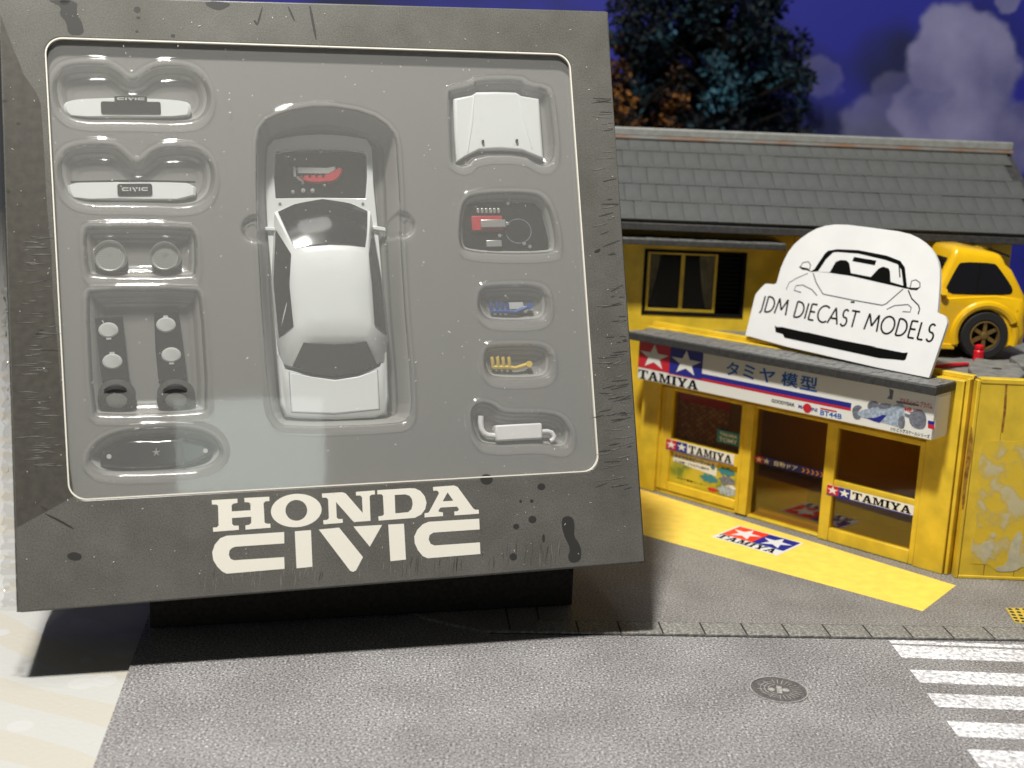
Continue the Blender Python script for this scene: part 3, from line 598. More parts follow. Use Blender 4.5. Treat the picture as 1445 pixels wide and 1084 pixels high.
MB(BOX).prism(chaikin(pts, 1), h0, top, .05).build('panel', MATS['car_white'], t)
x0, x1, y0, y1 = lineframe(z1, (428, 432), (684, 486), top); MB(BOX).prism(rrect(x0, x1, y0, y1, .04), top - .02, top + .02).build('plate', MATS['black'], t)
x0, x1, y0, y1 = lineframe(z1, (486, 410), (625, 436), top); MB(BOX).prism(rrect(x0, x1, y0, y1, .02), top - .02, top + .026).build('badge', MATS['black'], t)
civic_word(x0 + .05, y0 + .03, (y1 - y0) - .06, (x1 - x0) - .1, top + .027).build('badge_word', MATS['plastic_grey'], t)
h0 = floor(1); top = h0 + .26
pts = bp(z1, [(285,776),(420,772),(560,770),(700,772),(832,778),(830,845),(560,850),(310,846),(290,820)], top)
t = bthing('bumper_panel', 'white bumper strip with a small black CIVIC badge, second pocket down', 'bumper', pts, h0, 'loose body panels in the box')
MB(BOX).prism(chaikin(pts, 1), h0, top, .05).build('panel', MATS['car_white'], t)
MB(BOX).ribbon(bp(z1, [(300, 772), (560, 766), (830, 772)], top), .03, top - .06, top - .01).build('groove', MATS['black'], t)
x0, x1, y0, y1 = lineframe(z1, (498, 782), (648, 832), top); MB(BOX).prism(rrect(x0, x1, y0, y1, .05), top - .02, top + .02).build('badge', MATS['black'], t)
civic_word(x0 + .09, y0 + (y1 - y0) * .32, (y1 - y0) * .38, (x1 - x0) - .18, top + .021).build('badge_word', MATS['plastic_grey'], t)
# two wheel discs
h0 = floor(2)
for i, (cx_, cy_, rx) in enumerate(((420, 165, 60), (635, 165, 55))):
    c = BOX.px(*z6((cx_, cy_)), h0 + .3); R = rx / 2.71 / FPX * 26.3
    fr = Frame(tuple(BOX.M() @ Vector((c[0], c[1], h0))), BOX.x + BOX.z * (.10 if i else 0), BOX.y, BOX.z - BOX.x * (.10 if i else 0))
    t = thing('wheel_disc', ('round silver wheel disc on the left of its pair', 'round silver wheel disc on the right of its pair')[i], 'wheel', fr, 'silver wheel discs')
    MB(fr).lathe([(R, 0), (R, .30), (R * .95, .33), (R * .9, .30), (R * .86, .24)], 36).build('rim', MATS['silver'], t)
    MB(fr).lathe([(R * .88, .20), (R * .84, .235), (R * .2, .24)], 36).build('face', mat('disc_face', (.52, .52, .50), .45, metal=.35, bump=.7, bscale=14, dist=.02), t)
    mb = MB(fr)
    for rr, nn in ((R * .74, 36), (R * .62, 30), (R * .50, 24), (R * .38, 18), (R * .26, 12)):
        for k in range(nn): mb.lathe([(.013, .23), (.009, .25)], 6, Matrix.Translation((rr * math.cos(2 * PI * k / nn), rr * math.sin(2 * PI * k / nn), 0)))
    mb.build('perforations', MATS['plate_grey'], t)
# two black strips with discs, each with a tyre at its foot
h0 = floor(3)
for i, (poly, discs, ty) in enumerate((([(362,402),(468,396),(482,520),(495,640),(390,652),(374,520)], ((415, 450), (430, 570)), (445, 705, 68)), ([(588,378),(682,372),(700,500),(716,640),(606,652),(594,520)], ((635, 430), (655, 545)), (672, 705, 70)))):
    top = h0 + .30; pts = bp(z6, poly, top)
    t = bthing('chassis_strip', ('black strip with two round discs, the glinting one on the left', 'black strip with two round discs, the one on the right')[i], 'chassis part', pts, h0, 'black chassis strips')
    MB(BOX).prism(pts, h0, top, .04).build('strip', MATS['black_gloss'], t)
    for j, d in enumerate(discs):
        c = BOX.px(*z6(d), top); MB(BOX).lathe([(.20, 0), (.20, .03), (.17, .05)], 24, Matrix.Translation((c[0], c[1], top)) @ Matrix.Diagonal((1, .8, 1, 1))).build('disc', MATS['plastic_grey'], t)
        dy = (-.2 if (i + j) % 2 == 0 else .2); MB(BOX).box(c[0] - .05, c[0] + .05, min(c[1], c[1] + dy), max(c[1], c[1] + dy), top, top + .028).build('tab', MATS['plastic_grey'], t)
    c = BOX.px(*z6(ty[:2]), h0 + .3); R = ty[2] / 2.71 / FPX * 26.3
    fr = Frame(tuple(BOX.M() @ Vector((c[0], c[1], h0 + .18))), BOX.x, BOX.y * .75 + BOX.z * .66, BOX.z * .75 - BOX.y * .66)
    t = thing('spare_wheel', ('black rubber tyre at the foot of the left strip', 'black rubber tyre at the foot of the right strip')[i], 'wheel', fr, 'loose tyres in the box')
    MB(fr).lathe([(R * .6, -.16), (R * .9, -.17), (R, -.12), (R, .12), (R * .9, .17), (R * .6, .16), (R * .56, .1)], 32).build('tyre', MATS['rubber'], t)
    MB(fr).lathe([(R * .56, -.1), (R * .56, .10), (R * .3, .12)], 28).build('hub', MATS['plastic_grey'], t)
# black underbody piece
h0 = floor(4); top = h0 + .28
pts = bp(z6, [(375,958),(400,915),(470,872),(560,862),(690,860),(740,875),(800,890),(814,912),(790,942),(700,975),(480,985),(400,978)], top)
t = bthing('underbody_part', 'long black pointed underbody part in the lowest left pocket', 'underbody', pts, h0)
MB(BOX).prism(chaikin(pts, 1), h0, top, .10).build('plate', MATS['black_gloss'], t, bevel=.02)
for d, s_ in (((417, 933), .05), ((786, 911), .05)):
    c = BOX.px(*z6(d), top); MB(BOX).lathe([(s_, -.1), (s_, .01)], 14, Matrix.Translation((c[0], c[1], top))).build('pin', MATS['plastic_grey'], t)
c = BOX.px(*z6((598, 917)), top); MB(BOX).prism(star(c[0], c[1], .09, PI / 2, .35), top, top + .01).build('star_mark', MATS['silver'], t)
MB(BOX).ribbon(bp(z6, [(692, 866), (700, 970)], top), .05, top - .02, top + .02).build('band', MATS['dark_trim'], t)
# loose bonnet
h0 = floor(6); top = h0 + .20
pts = bp(z4, [(145,212),(238,194),(262,178),(365,176),(465,180),(490,197),(583,213),(592,330),(606,522),(580,512),(500,480),(385,474),(270,478),(200,512),(160,537),(150,380)], top)
t = bthing('bonnet', 'loose white car bonnet with two black nozzles, upper right pocket', 'car bonnet', pts, h0)
MB(BOX).prism(pts, h0, top, .05).build('panel', MATS['car_white'], t, bevel=.02)
for pth in ([(250, 192), (238, 330), (216, 488)], [(478, 194), (505, 320), (545, 470)]): MB(BOX).ribbon(bp(z4, pth, top), [.015, .05, .02], top - .01, top + .014).build('crease', MATS['car_white'], t, bevel=.006)
for d in ((293, 436), (466, 432)):
    c = BOX.px(*z4(d), top); MB(BOX).prism(rrect(c[0] - .028, c[0] + .028, c[1] - .04, c[1] + .04, .02), top, top + .05).build('nozzle', MATS['black'], t)
# loose engine
h0 = floor(7); top = h0 + .14
pts = bp(z4, [(205,755),(270,742),(560,748),(590,780),(628,930),(632,985),(600,996),(215,990),(196,960),(196,800)], top)
t = bthing('engine_part', 'black engine plate with red and silver blocks in the right pocket', 'engine', pts, h0)
MB(BOX).prism(pts, h0, top, .03).build('plate', MATS['black'], t)
def blk(z, a, c, base, hh, nm, mt, par, bev=.012):
    x0, x1, y0, y1 = lineframe(z, a, c, base + hh); return MB(BOX).box(x0, x1, y0, y1, base, base + hh).build(nm, mt, par, bevel=bev)
blk(z4, (236, 812), (396, 884), top, .08, 'red_cover', MATS['engine_red'], t)
blk(z4, (283, 831), (412, 868), top + .08, .06, 'cam_cover', MATS['silver'], t); blk(z4, (412, 842), (428, 858), top + .05, .06, 'cap', MATS['silver'], t)
for k in range(6): blk(z4, (263 + k * 21, 772), (278 + k * 21, 797), top, .10, 'intake_runner', MATS['silver'], t)
blk(z4, (312, 936), (392, 967), top, .09, 'battery', MATS['silver'], t)
for d in ((378, 914), (503, 955), (532, 970), (420, 750)):
    c = BOX.px(*z4(d), top); MB(BOX).lathe([(.045, 0), (.04, .05)], 10, Matrix.Translation((c[0], c[1], top))).build('cap', MATS['silver'], t)
c = BOX.px(*z4((475, 890)), top); MB(BOX).ribbon(ellipse(c[0], c[1], .30, .28, 30), .018, top, top + .012, True).build('filter_ring', MATS['grey_print'], t)
# exhaust headers
for i, (pi, mt, ys, lab) in enumerate(((8, 'pipe_blue', ((310, 338, 362, 388), 195, 235, 210, 498), 'small blue exhaust header, upper of the two capsule pockets'), (9, 'pipe_yellow', ((316, 342, 368, 396), 455, 503, 488, 495), 'small yellow exhaust header, lower of the two capsule pockets'))):
    h0 = floor(pi); hh = h0 + .14; xs, ya, yb, yc, xe = ys
    A = [BOX.px(*z5((x, ya)), hh) for x in xs]; B_ = [BOX.px(*z5((x + 8, yb)), hh) for x in xs]; E_ = BOX.px(*z5((xe, yc)), hh); F_ = BOX.px(*z5((430, yb + 4)), hh)
    t = bthing('exhaust_header', lab, 'exhaust', A + B_, h0, 'loose exhaust headers')
    for a, b_ in zip(A, B_): MB(BOX).tube([(a[0], a[1], hh + .05), ((a[0] * 2 + b_[0]) / 3, (a[1] * 2 + b_[1]) / 3, hh + .06), (b_[0], b_[1], hh)], .042, 8).build('runner', MATS[mt], t)
    MB(BOX).tube([(B_[0][0] - .02, B_[0][1], hh), (B_[3][0], B_[3][1], hh), (F_[0], F_[1], hh), (E_[0], E_[1], hh)], [.05, .05, .045, .05], 8).build('collector', MATS[mt], t)
    MB(BOX).lathe([(.075, -.04), (.075, .06)], 10, Matrix.Translation((E_[0], E_[1], hh))).build('flange', MATS[mt], t)
    if i == 0: x0, x1, y0, y1 = lineframe(z5, (398, 192), (470, 222), hh); MB(BOX).box(x0, x1, y0, y1, hh - .06, hh - .02).build('gasket', MATS['plastic_grey'], t)
# silencer
h0 = floor(10); hh = h0 + .16
x0, x1, y0, y1 = lineframe(z5, (329, 781), (556, 846), hh)
t = bthing('silencer', 'white exhaust silencer with bent pipe in the lowest right pocket', 'exhaust', [(x0, y0), (x1, y1)], h0)
MB(BOX).box(x0, x1, y0, y1, h0, h0 + .3).build('can', MATS['white_board'], t, bevel=.04)
MB(BOX).tube([(*BOX.px(*z5(p), hh), hh) for p in ((266, 735), (265, 765), (268, 795), (280, 817), (300, 828), (335, 831))], .065, 10).build('pipe', MATS['white_board'], t)
MB(BOX).tube([(*BOX.px(*z5(p), hh), hh) for p in ((552, 811), (585, 809), (605, 815), (617, 832), (612, 848), (598, 856))], .055, 10).build('tail_pipe', MATS['white_board'], t)
# ------------------------------------------------------------------ white car lying in the large pocket
hb = -1.75; HD, HR = -1.02, -.24                                  # deck and roof heights below the carton face
car = bthing('toy_car', 'white toy saloon car without bonnet, seen from above in the box', 'toy car', [BOX.px(455, 400, hb)], hb)
outl = [(386,197),(420,191),(452,189),(486,191),(517,196),(525,208),(527,260),(534,330),(540,400),(546,490),(548,560),(545,583),(530,590),(475,594),(418,592),(402,588),(396,570),(390,490),(384,400),(378,330),(374,260),(377,208)]
body = bp(raw, outl, HD); bay = bp(raw, [(389,217),(402,212),(452,209),(503,212),(517,217),(518,250),(516,280),(452,279),(389,280),(387,250)], HD)
MB(BOX).shape([body, bay], hb + .25, HD).build('body', MATS['car_white'], car, bevel=.055)
MB(BOX).prism(bp(raw, [(385,214),(521,214),(521,283),(385,283)], HD), HD - .19, HD - .14).build('engine_bay', MATS['black'], car)
MB(BOX).prism(bp(raw, [(380,205),(522,205),(540,585),(402,588)], HD), hb + .08, hb + .3).build('underside', MATS['black'], car)
def axis(u, v, h=HD): return BOX.px(u, v, h)
for (x, y) in ((392, 216), (511, 216), (395, 288), (512, 288), (402, 221)):
    c = axis(x, y); MB(BOX).lathe([(.035, -.02), (.035, .012)], 10, Matrix.Translation((c[0], c[1], HD))).build('screw_hole', MATS['grey_print'], car)
eh = HD - .14
blk(z2, (375, 460), (395, 520), eh, .11, 'timing_cover', MATS['silver'], car)
MB(BOX).prism(bp(z2, [(395,465),(575,468),(615,460),(620,480),(580,505),(400,500)], eh + .12), eh, eh + .12, .03).build('cam_cover', MATS['silver'], car)
MB(BOX).prism(chaikin(bp(z2, [(410,510),(580,508),(630,470),(655,465),(655,500),(620,545),(540,558),(450,548),(415,530)], eh + .11), 1), eh, eh + .11, .04).build('engine_block', MATS['engine_red'], car)
for k in range(4): blk(z2, (425 + k * 38, 500), (440 + k * 38, 520), eh + .11, .02, 'intake_runner', MATS['black'], car)
MB(BOX).tube([(*BOX.px(*z2(p), eh + .06), eh + .06) for p in ((395, 520), (410, 535), (428, 545), (432, 565))], .035, 8).build('hose', MATS['silver'], car)
for d, s_ in (((375, 603), .04), ((434, 596), .05), ((487, 596), .05), ((534, 372), .05), ((555, 566), .03), ((338, 408), .03)):
    c = BOX.px(*z2(d), eh + .1); MB(BOX).lathe([(s_, 0), (s_, .07), (s_ * .6, .085)], 10, Matrix.Translation((c[0], c[1], eh))).build('cap', MATS['plastic_grey'], car)
MB(BOX).ribbon(bp(z2, [(300,385),(400,365),(535,360),(680,365),(770,385)], HD), .03, HD, HD + .02).build('slam_panel', MATS['car_white'], car)
# cabin: ring at the belt, ring at the roof
base = bp(raw, [(387,300),(417,288),(455,282),(493,287),(523,299), (539,400),(546,482),(539,512),(507,526),(472,532),(437,528),(399,516),(391,486),(383,400)], HD)
roof = bp(raw, [(414,352),(438,349),(466,347),(494,348),(519,351), (523,400),(527,460),(522,476),(498,478),(472,478),(448,478),(423,478),(417,462),(411,400)], HR)
crown_ = [(x * .9 + sum(p[0] for p in roof) / 14 * .1, y * .9 + sum(p[1] for p in roof) / 14 * .1) for x, y in roof]
BHT = [HD + k for k in (.01, .01, .01, .01, .01, .10, .27, .38, .38, .38, .38, .38, .27, .10)]
sec = [[(x, y, HD - .06) for x, y in base], [(x, y, BHT[i]) for i, (x, y) in enumerate(base)], [(x, y, HR - .05) for x, y in roof], [(x, y, HR + .0) for x, y in crown_], [(x * .5 + crown_[0][0] * .0 + sum(p[0] for p in roof) / 14 * .5, y * .5 + sum(p[1] for p in roof) / 14 * .5, HR + .03) for x, y in crown_]]
MB(BOX).loft(sec).build('cabin', MATS['car_white'], car, smooth=50)
def glass(name, idx, t0, t1, u0_, u1_, mt, off_=.014):
    lo = [Vector((base[i][0], base[i][1], BHT[i])) for i in idx]; hi = [Vector((roof[i][0], roof[i][1], HR - .05)) for i in idx]
    cen = sum(lo, Vector()) / len(lo) * .5 + sum(hi, Vector()) / len(hi) * .5; mid = Vector((sum(p[0] for p in base) / 14, sum(p[1] for p in base) / 14, HD - .3))
    def samp(row, u):
        k = u * (len(row) - 1); j = min(int(k), len(row) - 2); return row[j].lerp(row[j + 1], k - j)
    nu, nv = 14, 10; secs = []
    for j in range(nv + 1):
        t = t0 + (t1 - t0) * j / nv; line = []
        for i in range(nu + 1):
            u = u0_ + (u1_ - u0_) * i / nu; p = samp(lo, u).lerp(samp(hi, u), t); d = (p - mid); d.z *= .8; line.append(p + d.normalized() * (off_ + .03 * math.sin(PI * i / nu) * (1 if len(idx) > 3 else .0)) + Vector((0, 0, .075 * math.sin(PI * j / nv) * (1 if name == 'windscreen' else .15))))
        secs.append(line)
    return MB(BOX).loft(secs, closed=False, caps=False).build(name, mt, car, smooth=60)
glass('windscreen', (0, 1, 2, 3, 4), .03, .97, .04, .96, MATS['black_gloss'])
glass('rear_window', (7, 8, 9, 10, 11), .06, .92, .08, .92, mat('tinted', (.02, .019, .017), .15, coat=.6), .045)
glass('side_window', (4, 5, 6), .12, .93, .10, .97, MATS['black_gloss']); glass('side_window', (12, 13, 0), .12, .93, .03, .90, MATS['black_gloss'])
qd = bp(raw, [(391,500),(399,520),(438,530),(472,534),(506,530),(539,516),(546,496),(548,560),(545,583),(530,589),(475,592),(418,590),(403,587),(396,570)], HD + .3)
MB(BOX).prism(qd, HD - .08, HD + .36, .06).build('rear_quarter', MATS['car_white'], car, smooth=50)
pts = bp(raw, [(408,525),(438,531),(472,535),(506,531),(533,522),(536,578),(472,585),(411,582)], HD + .38)
MB(BOX).prism(pts, HD + .25, HD + .38, .03).build('boot_lid', MATS['car_white'], car, bevel=.02)
MB(BOX).ribbon(pts + pts[:1], .014, HD + .352, HD + .364).build('shut_line', MATS['grey_print'], car)
MB(BOX).prism(bp(raw, [(399,586),(472,592),(546,581),(545,590),(475,599),(402,595)], HD - .15), hb + .3, HD + .02).build('rear_bumper', MATS['car_white'], car, bevel=.04)
for a in (((366,319),(388,321),(388,326),(367,325)), ((526,318),(544,321),(545,327),(527,324))): MB(BOX).prism(bp(raw, a, HD + .08), HD - .02, HD + .08).build('mirror', MATS['car_white'], car, bevel=.02)
for (x, y) in ((378, 245), (528, 245), (394, 525), (547, 525)):
    c = axis(x, y, hb + .4); MB(BOX).lathe([(.25, -.12), (.27, -.06), (.27, .06), (.25, .12)], 20, Matrix.Translation((c[0] + (.22 if x < 450 else -.22), c[1], hb + .28)) @ Matrix.Rotation(PI / 2, 4, 'Y')).build('wheel', MATS['rubber'], car)

# ------------------------------------------------------------------ added dark riser under the carton, toned to match the shadow there
rz = [(2.4, -3.15), (BW - 1.0, -3.15), (BW - 1.0, -2.3), (2.4, -2.3)]
tops = [BOX.M() @ Vector((u_, -.012, n_)) for u_, n_ in rz]; bots = [Vector((p.x, p.y, .062)) for p in tops]
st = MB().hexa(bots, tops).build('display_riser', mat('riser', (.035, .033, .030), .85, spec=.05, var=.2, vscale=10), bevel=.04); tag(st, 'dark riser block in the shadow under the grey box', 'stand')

# ------------------------------------------------------------------ stickers and lettering shared by shop, strips and decal
SLAB = {'T': (1.0, [[(0,1),(0,.66),(.1,.66),(.16,.88),(.36,.88),(.36,.12),(.22,.12),(.22,0),(.78,0),(.78,.12),(.64,.12),(.64,.88),(.84,.88),(.9,.66),(1,.66),(1,1)]]),
 'A': (1.05, [[(0,0),(.38,0),(.38,.12),(.28,.12),(.33,.28),(.62,.28),(.67,.12),(.56,.12),(.56,0),(1.05,0),(1.05,.12),(.95,.12),(.65,1),(.38,1),(.1,.12),(0,.12)], [(.37,.4),(.58,.4),(.48,.72)]]),
 'M': (1.25, [[(0,0),(.4,0),(.4,.12),(.28,.12),(.28,.72),(.52,.0),(.64,0),(.88,.72),(.88,.12),(.76,.12),(.76,0),(1.25,0),(1.25,.12),(1.12,.12),(1.12,.88),(1.25,.88),(1.25,1),(.86,1),(.63,.34),(.4,1),(0,1),(0,.88),(.12,.88),(.12,.12),(0,.12)]]),
 'I': (.5, [[(0,0),(.5,0),(.5,.12),(.39,.12),(.39,.88),(.5,.88),(.5,1),(0,1),(0,.88),(.11,.88),(.11,.12),(0,.12)]]),
 'Y': (1.0, [[(0,1),(0,.88),(.08,.88),(.36,.42),(.36,.12),(.24,.12),(.24,0),(.78,0),(.78,.12),(.66,.12),(.66,.42),(.92,.88),(1,.88),(1,1),(.62,1),(.62,.88),(.7,.88),(.54,.56),(.36,.88),(.44,.88),(.44,1)]])}
def slab(mb, word, x, y, h, width, z0, z1):
    tot = sum(SLAB[c][0] + .06 for c in word) - .06; k = width / tot
    for c in word:
        w_, ps = SLAB[c]; mb.shape([[(x + px_ * k, y + py_ * h) for px_, py_ in p] for p in ps], z0, z1); x += (w_ + .06) * k
    return mb
def squares(fr, par, x, y, wd, ht, z, red, blue, r=.40, kw_='white_print'):
    for i, mt in enumerate((red, blue)):
        sq = MB(fr).box(x + i * wd, x + (i + 1) * wd - .002, y, y + ht, z, z + .006).build('colour_square', MATS[mt], par)
        MB(fr).add([(px_, py_, 0) for px_, py_ in []], []).shape([[(x + (i + .5) * wd + (p[0]) * wd * r * 1.18, y + ht * .5 + p[1] * ht * r * 1.18) for p in star(0, -.06, 1)]], z + .0065, z + .010).build('star', MATS[kw_], par)

# ------------------------------------------------------------------ the model shop
shop = thing('model_shop', 'yellow toy shop house with grey tiled roof and corner shop front', 'shop', Frame(FA, (1, 0, 0), (0, 1, 0), (0, 0, 1)))
Y_ = MATS['yellow_paint']
def fbox(nm, s0, s1, z0, z1, o0, o1, mt=Y_, par=None, bevel=.02, fr=FAC): return MB(fr).box(s0, s1, z0, z1, o0, o1).build(nm, mt, par or shop, bevel=bevel)
ZP = .05
fbox('pillar', -.66, .03, ZP, 5.3, -.4, .14); fbox('pillar', 8.78, 9.62, ZP, 5.3, -.4, .14)
fbox('corner_moulding', 9.64, 9.74, ZP, 5.36, -.3, .08); fbox('lintel', .03, 8.78, 3.50, 5.3, -.35, .0)
# left show window
win = fbox('window', .03, .47, .20, 3.50, -.25, .06); fbox('frame', .47, 3.0, .20, .47, -.25, .06, Y_, win); fbox('frame', .47, 3.0, 1.50, 1.88, -.25, .05, Y_, win); fbox('frame', .47, 3.0, 3.42, 3.50, -.25, .055, Y_, win); fbox('frame', 3.0, 3.42, .10, 3.50, -.25, .07, Y_, win)
fbox('bead', .14, .2, .22, 3.48, .06, .09, Y_, win, .01); fbox('bead', 3.08, 3.14, .12, 3.48, .07, .10, Y_, win, .01)
fbox('sill', .03, 3.0, ZP, .198, -.25, .02)
fbox('pane', .47, 3.0, 1.88, 3.42, -.10, -.07, MATS['window_glass'], win, 0)
# automatic glass door in the middle
door = fbox('door', 3.42, 5.86, ZP, .12, -.30, .0); fbox('pane', 3.42, 5.86, .12, 3.42, -.22, -.19, MATS['window_glass'], door, 0); fbox('top_rail', 3.42, 5.86, 3.42, 3.50, -.25, .04, Y_, door)
# sliding door on the right
sl = fbox('sliding_door', 5.86, 6.19, .06, 3.50, -.16, .10); fbox('stile', 8.62, 8.78, .06, 3.50, -.16, .10, Y_, sl); fbox('rail', 6.19, 8.62, .06, .44, -.16, .095, Y_, sl); fbox('rail', 6.19, 8.62, 1.42, 1.86, -.16, .05, Y_, sl); fbox('rail', 6.19, 8.62, 3.36, 3.50, -.16, .09, Y_, sl)
fbox('pane', 6.19, 8.62, .44, 1.42, -.06, -.03, MATS['window_glass'], sl, 0); fbox('pane', 6.19, 8.62, 1.86, 3.36, -.06, -.03, MATS['window_glass'], sl, 0)
# room behind the glass
fbox('room_back', -.2, 9.4, .05, 5.1, -2.6, -2.5, MATS['wood_dark'], bevel=0); fbox('room_floor', -.2, 9.3, .05, .09, -2.5, -.3, MATS['wood_dark'], bevel=0); fbox('room_ceiling', -.2, 9.3, 4.9, 5.0, -2.5, -.36, MATS['wood_dark'], bevel=0)
fbox('room_side', -.3, -.2, .05, 5.0, -2.5, -.4, MATS['wood_dark'], bevel=0); fbox('room_side', 9.3, 9.4, .05, 5.0, -2.5, -.4, MATS['wood_dark'], bevel=0)
fbox('counter', .6, 4.6, .1, .95, -2.2, -1.4, MATS['wood_dark'])
# goods poster behind the show window
m, nt, b, tc = node_mat('goods_print')
br = nt.nodes.new('ShaderNodeTexBrick'); br.inputs['Scale'].default_value = 420; br.offset = 0; br.inputs['Color1'].default_value = (.32, .12, .06, 1); br.inputs['Color2'].default_value = (.55, .36, .22, 1); br.inputs['Mortar'].default_value = (.10, .05, .04, 1); br.inputs['Mortar Size'].default_value = .03; br.inputs['Brick Width'].default_value = .5; br.inputs['Row Height'].default_value = .5
mp = nt.nodes.new('ShaderNodeMapping'); mp.vector_type = 'POINT'; mp.inputs['Rotation'].default_value = (math.radians(90), 0, math.radians(-43)); nt.links.new(tc.outputs['Object'], mp.inputs[0]); nt.links.new(mp.outputs[0], br.inputs['Vector']); nt.links.new(br.outputs['Color'], b.inputs['Base Color'])
po = fbox('poster', .56, 2.40, 1.92, 3.10, -.20, -.17, MATS['goods_print'], bevel=0); fbox('header', .56, 2.40, 3.10, 3.36, -.20, -.169, MATS['red_print'], po, 0)
ts = fbox('name_card', 2.12, 2.94, 2.11, 2.50, -.068, -.05, MATS['teal_print'], bevel=0)
mb = MB(FAC).text('TAKARA', 2.22, 2.34, .10, .62, -.049, -.044, .02); mb.text('TOMY', 2.20, 2.16, .13, .66, -.049, -.044, .02); mb.build('word', MATS['white_print'], ts)
# lower poster
m, nt, b, tc = node_mat('leaflet_print')
n = nt.nodes.new('ShaderNodeTexNoise'); n.inputs['Scale'].default_value = 160; r = nt.nodes.new('ShaderNodeValToRGB'); e = r.color_ramp.elements; e[0].position = .36; e[0].color = (.16, .22, .03, 1); e[1].position = .62; e[1].color = (.62, .48, .04, 1); x = e.new(.48); x.color = (.50, .42, .03, 1)
nt.links.new(tc.outputs['Object'], n.inputs['Vector']); nt.links.new(n.outputs['Fac'], r.inputs[0]); nt.links.new(r.outputs[0], b.inputs['Base Color']); b.inputs['Roughness'].default_value = .5
lp = fbox('leaflet', .47, 2.96, .49, 1.50, -.10, -.06, MATS['leaflet_print'], bevel=0)
MB(FAC).prism([(.55, 1.44), (2.2, 1.44), (2.2, 1.02), (.55, 1.16)], -.0595, -.056).build('text_panel', MATS['cream_print'], lp)
mb = MB(FAC).text('タミヤのホビーワールド', .60, 1.29, .12, 1.5, -.0555, -.052, .02); mb.text('ミニ四駆・プラモデル展示中', .62, 1.14, .08, 1.3, -.0555, -.052, .01); mb.build('word', MATS['black_print'], lp)
MB(FAC).text('タミヤ模型コーナー', .75, .62, .07, 1.1, -.0595, -.056, .01).build('word', MATS['black_print'], lp)
for (a, c, w_, h_, mt) in ((2.55, 1.25, .28, .12, 'teal_print'), (1.95, .90, .30, .12, 'teal_print'), (2.6, .98, .26, .14, 'grey_print'), (2.6, .66, .30, .15, 'pale_blue_print'), (2.1, .58, .18, .06, 'red_print'), (2.06, 1.27, .07, .07, 'teal_print'), (2.75, .8, .16, .08, 'white_print')):
    MB(FAC).shape([[(a + w_ * p[0] * (1 + .25 * math.sin(i * 2.3)), c + h_ * p[1] * (1 + .3 * math.cos(i * 3.1))) for i, p in enumerate(ellipse(0, 0, 1, 1, 18))]], -.0555, -.050).build('toy_picture', MATS[mt], lp)
# brand strips
def strip(s0, s1, z0, z1, o):
    h_ = z1 - z0; p = fbox('brand_strip', s0, s1, z0, z1, o - .012, o, MATS['white_print'], bevel=0); wd = h_ * 1.22
    squares(FAC, p, s0 + .005, z0 + .03, wd, h_ - .035, o + .001, 'red_print', 'blue_print')
    MB(FAC).box(s0, s1, z0 - .0, z0 + .028, o + .001, o + .005).build('underline', MATS['blue_print'], p)
    slab(MB(FAC), 'TAMIYA', s0 + wd * 2 + .07, z0 + .05, h_ - .09, s1 - s0 - wd * 2 - .14, o + .001, o + .006).build('word', MATS['black_print'], p)
strip(.33, 2.86, 1.53, 1.86, .064); strip(6.03, 8.64, 1.41, 1.71, .112)
p = fbox('door_strip', 3.44, 5.84, 1.74, 1.96, -.188, -.178, MATS['blue_print'], bevel=0)
squares(FAC, p, 3.45, 1.75, .26, .20, -.177, 'red_print', 'blue_print')
MB(FAC).text('自動ドア', 4.10, 1.77, .16, .78, -.177, -.172, .02).build('word', MATS['white_print'], p)
for k in range(5): MB(FAC).prism([(5.02 + k * .15, 1.78), (5.08 + k * .15, 1.78), (5.14 + k * .15, 1.85), (5.08 + k * .15, 1.92), (5.02 + k * .15, 1.92), (5.08 + k * .15, 1.85)], -.177, -.172).build('arrow', MATS['orange_print'], p)
# sign box with print
sb = fbox('sign_board', -.24, 9.30, 3.80, 5.0, 0.01, 1.0, MATS['white_print'], bevel=.015)
SX = lambda x, y: FAC.px(x, y, 1.0)[0]
xb = SX(993, 495); wd = (xb + .24) / 2
squares(FAC, sb, -.24, 4.17, wd, .83, 1.0015, 'red_print', 'blue_print')
slab(MB(FAC), 'TAMIYA', -.21, 3.83, .27, SX(985, 548) + .21, 1.0015, 1.006).build('word', MATS['black_print'], sb)
xe = SX(1200, 585)
fbox('blue_stripe', xb, xe, 4.215, 4.35, 1.0015, 1.005, MATS['blue_print'], sb, 0); fbox('red_stripe', xb - wd, xe, 4.14, 4.165, 1.0015, 1.005, MATS['red_print'], sb, 0); fbox('red_stripe', xb, xe, 4.165, 4.213, 1.0015, 1.005, MATS['red_print'], sb, 0)
for ch, xa, xc in (('タ', 1025, 1042), ('ミ', 1049, 1065), ('ヤ', 1072, 1094), ('模', 1104, 1127), ('型', 1131, 1155)):
    a = SX(xa, 520); MB(FAC).text(ch, a, 4.46, .40, SX(xc, 530) - a, 1.0015, 1.006, .018).build('glyph', MATS['sky_blue_print'], sb)
def stext(word, xa, xc, y, z, h_, mt, bold=.01): a = SX(xa, y); MB(FAC).text(word, a, z, h_, SX(xc, y) - a, 1.0015, 1.006, bold).build('word', MATS[mt], sb)
stext('GOODYEAR', 1088, 1121, 575, 3.93, .10, 'black_print', .02); stext('MARTINI', 1126, 1153, 582, 3.92, .10, 'blue_print', .02); stext('BT44B', 1157, 1188, 588, 3.86, .14, 'sky_blue_print', .02)
a = SX(1139, 580); MB(FAC).shape([ellipse(a, 3.97, .13, .13, 24)], 1.0062, 1.008).build('emblem', MATS['red_print'], sb)
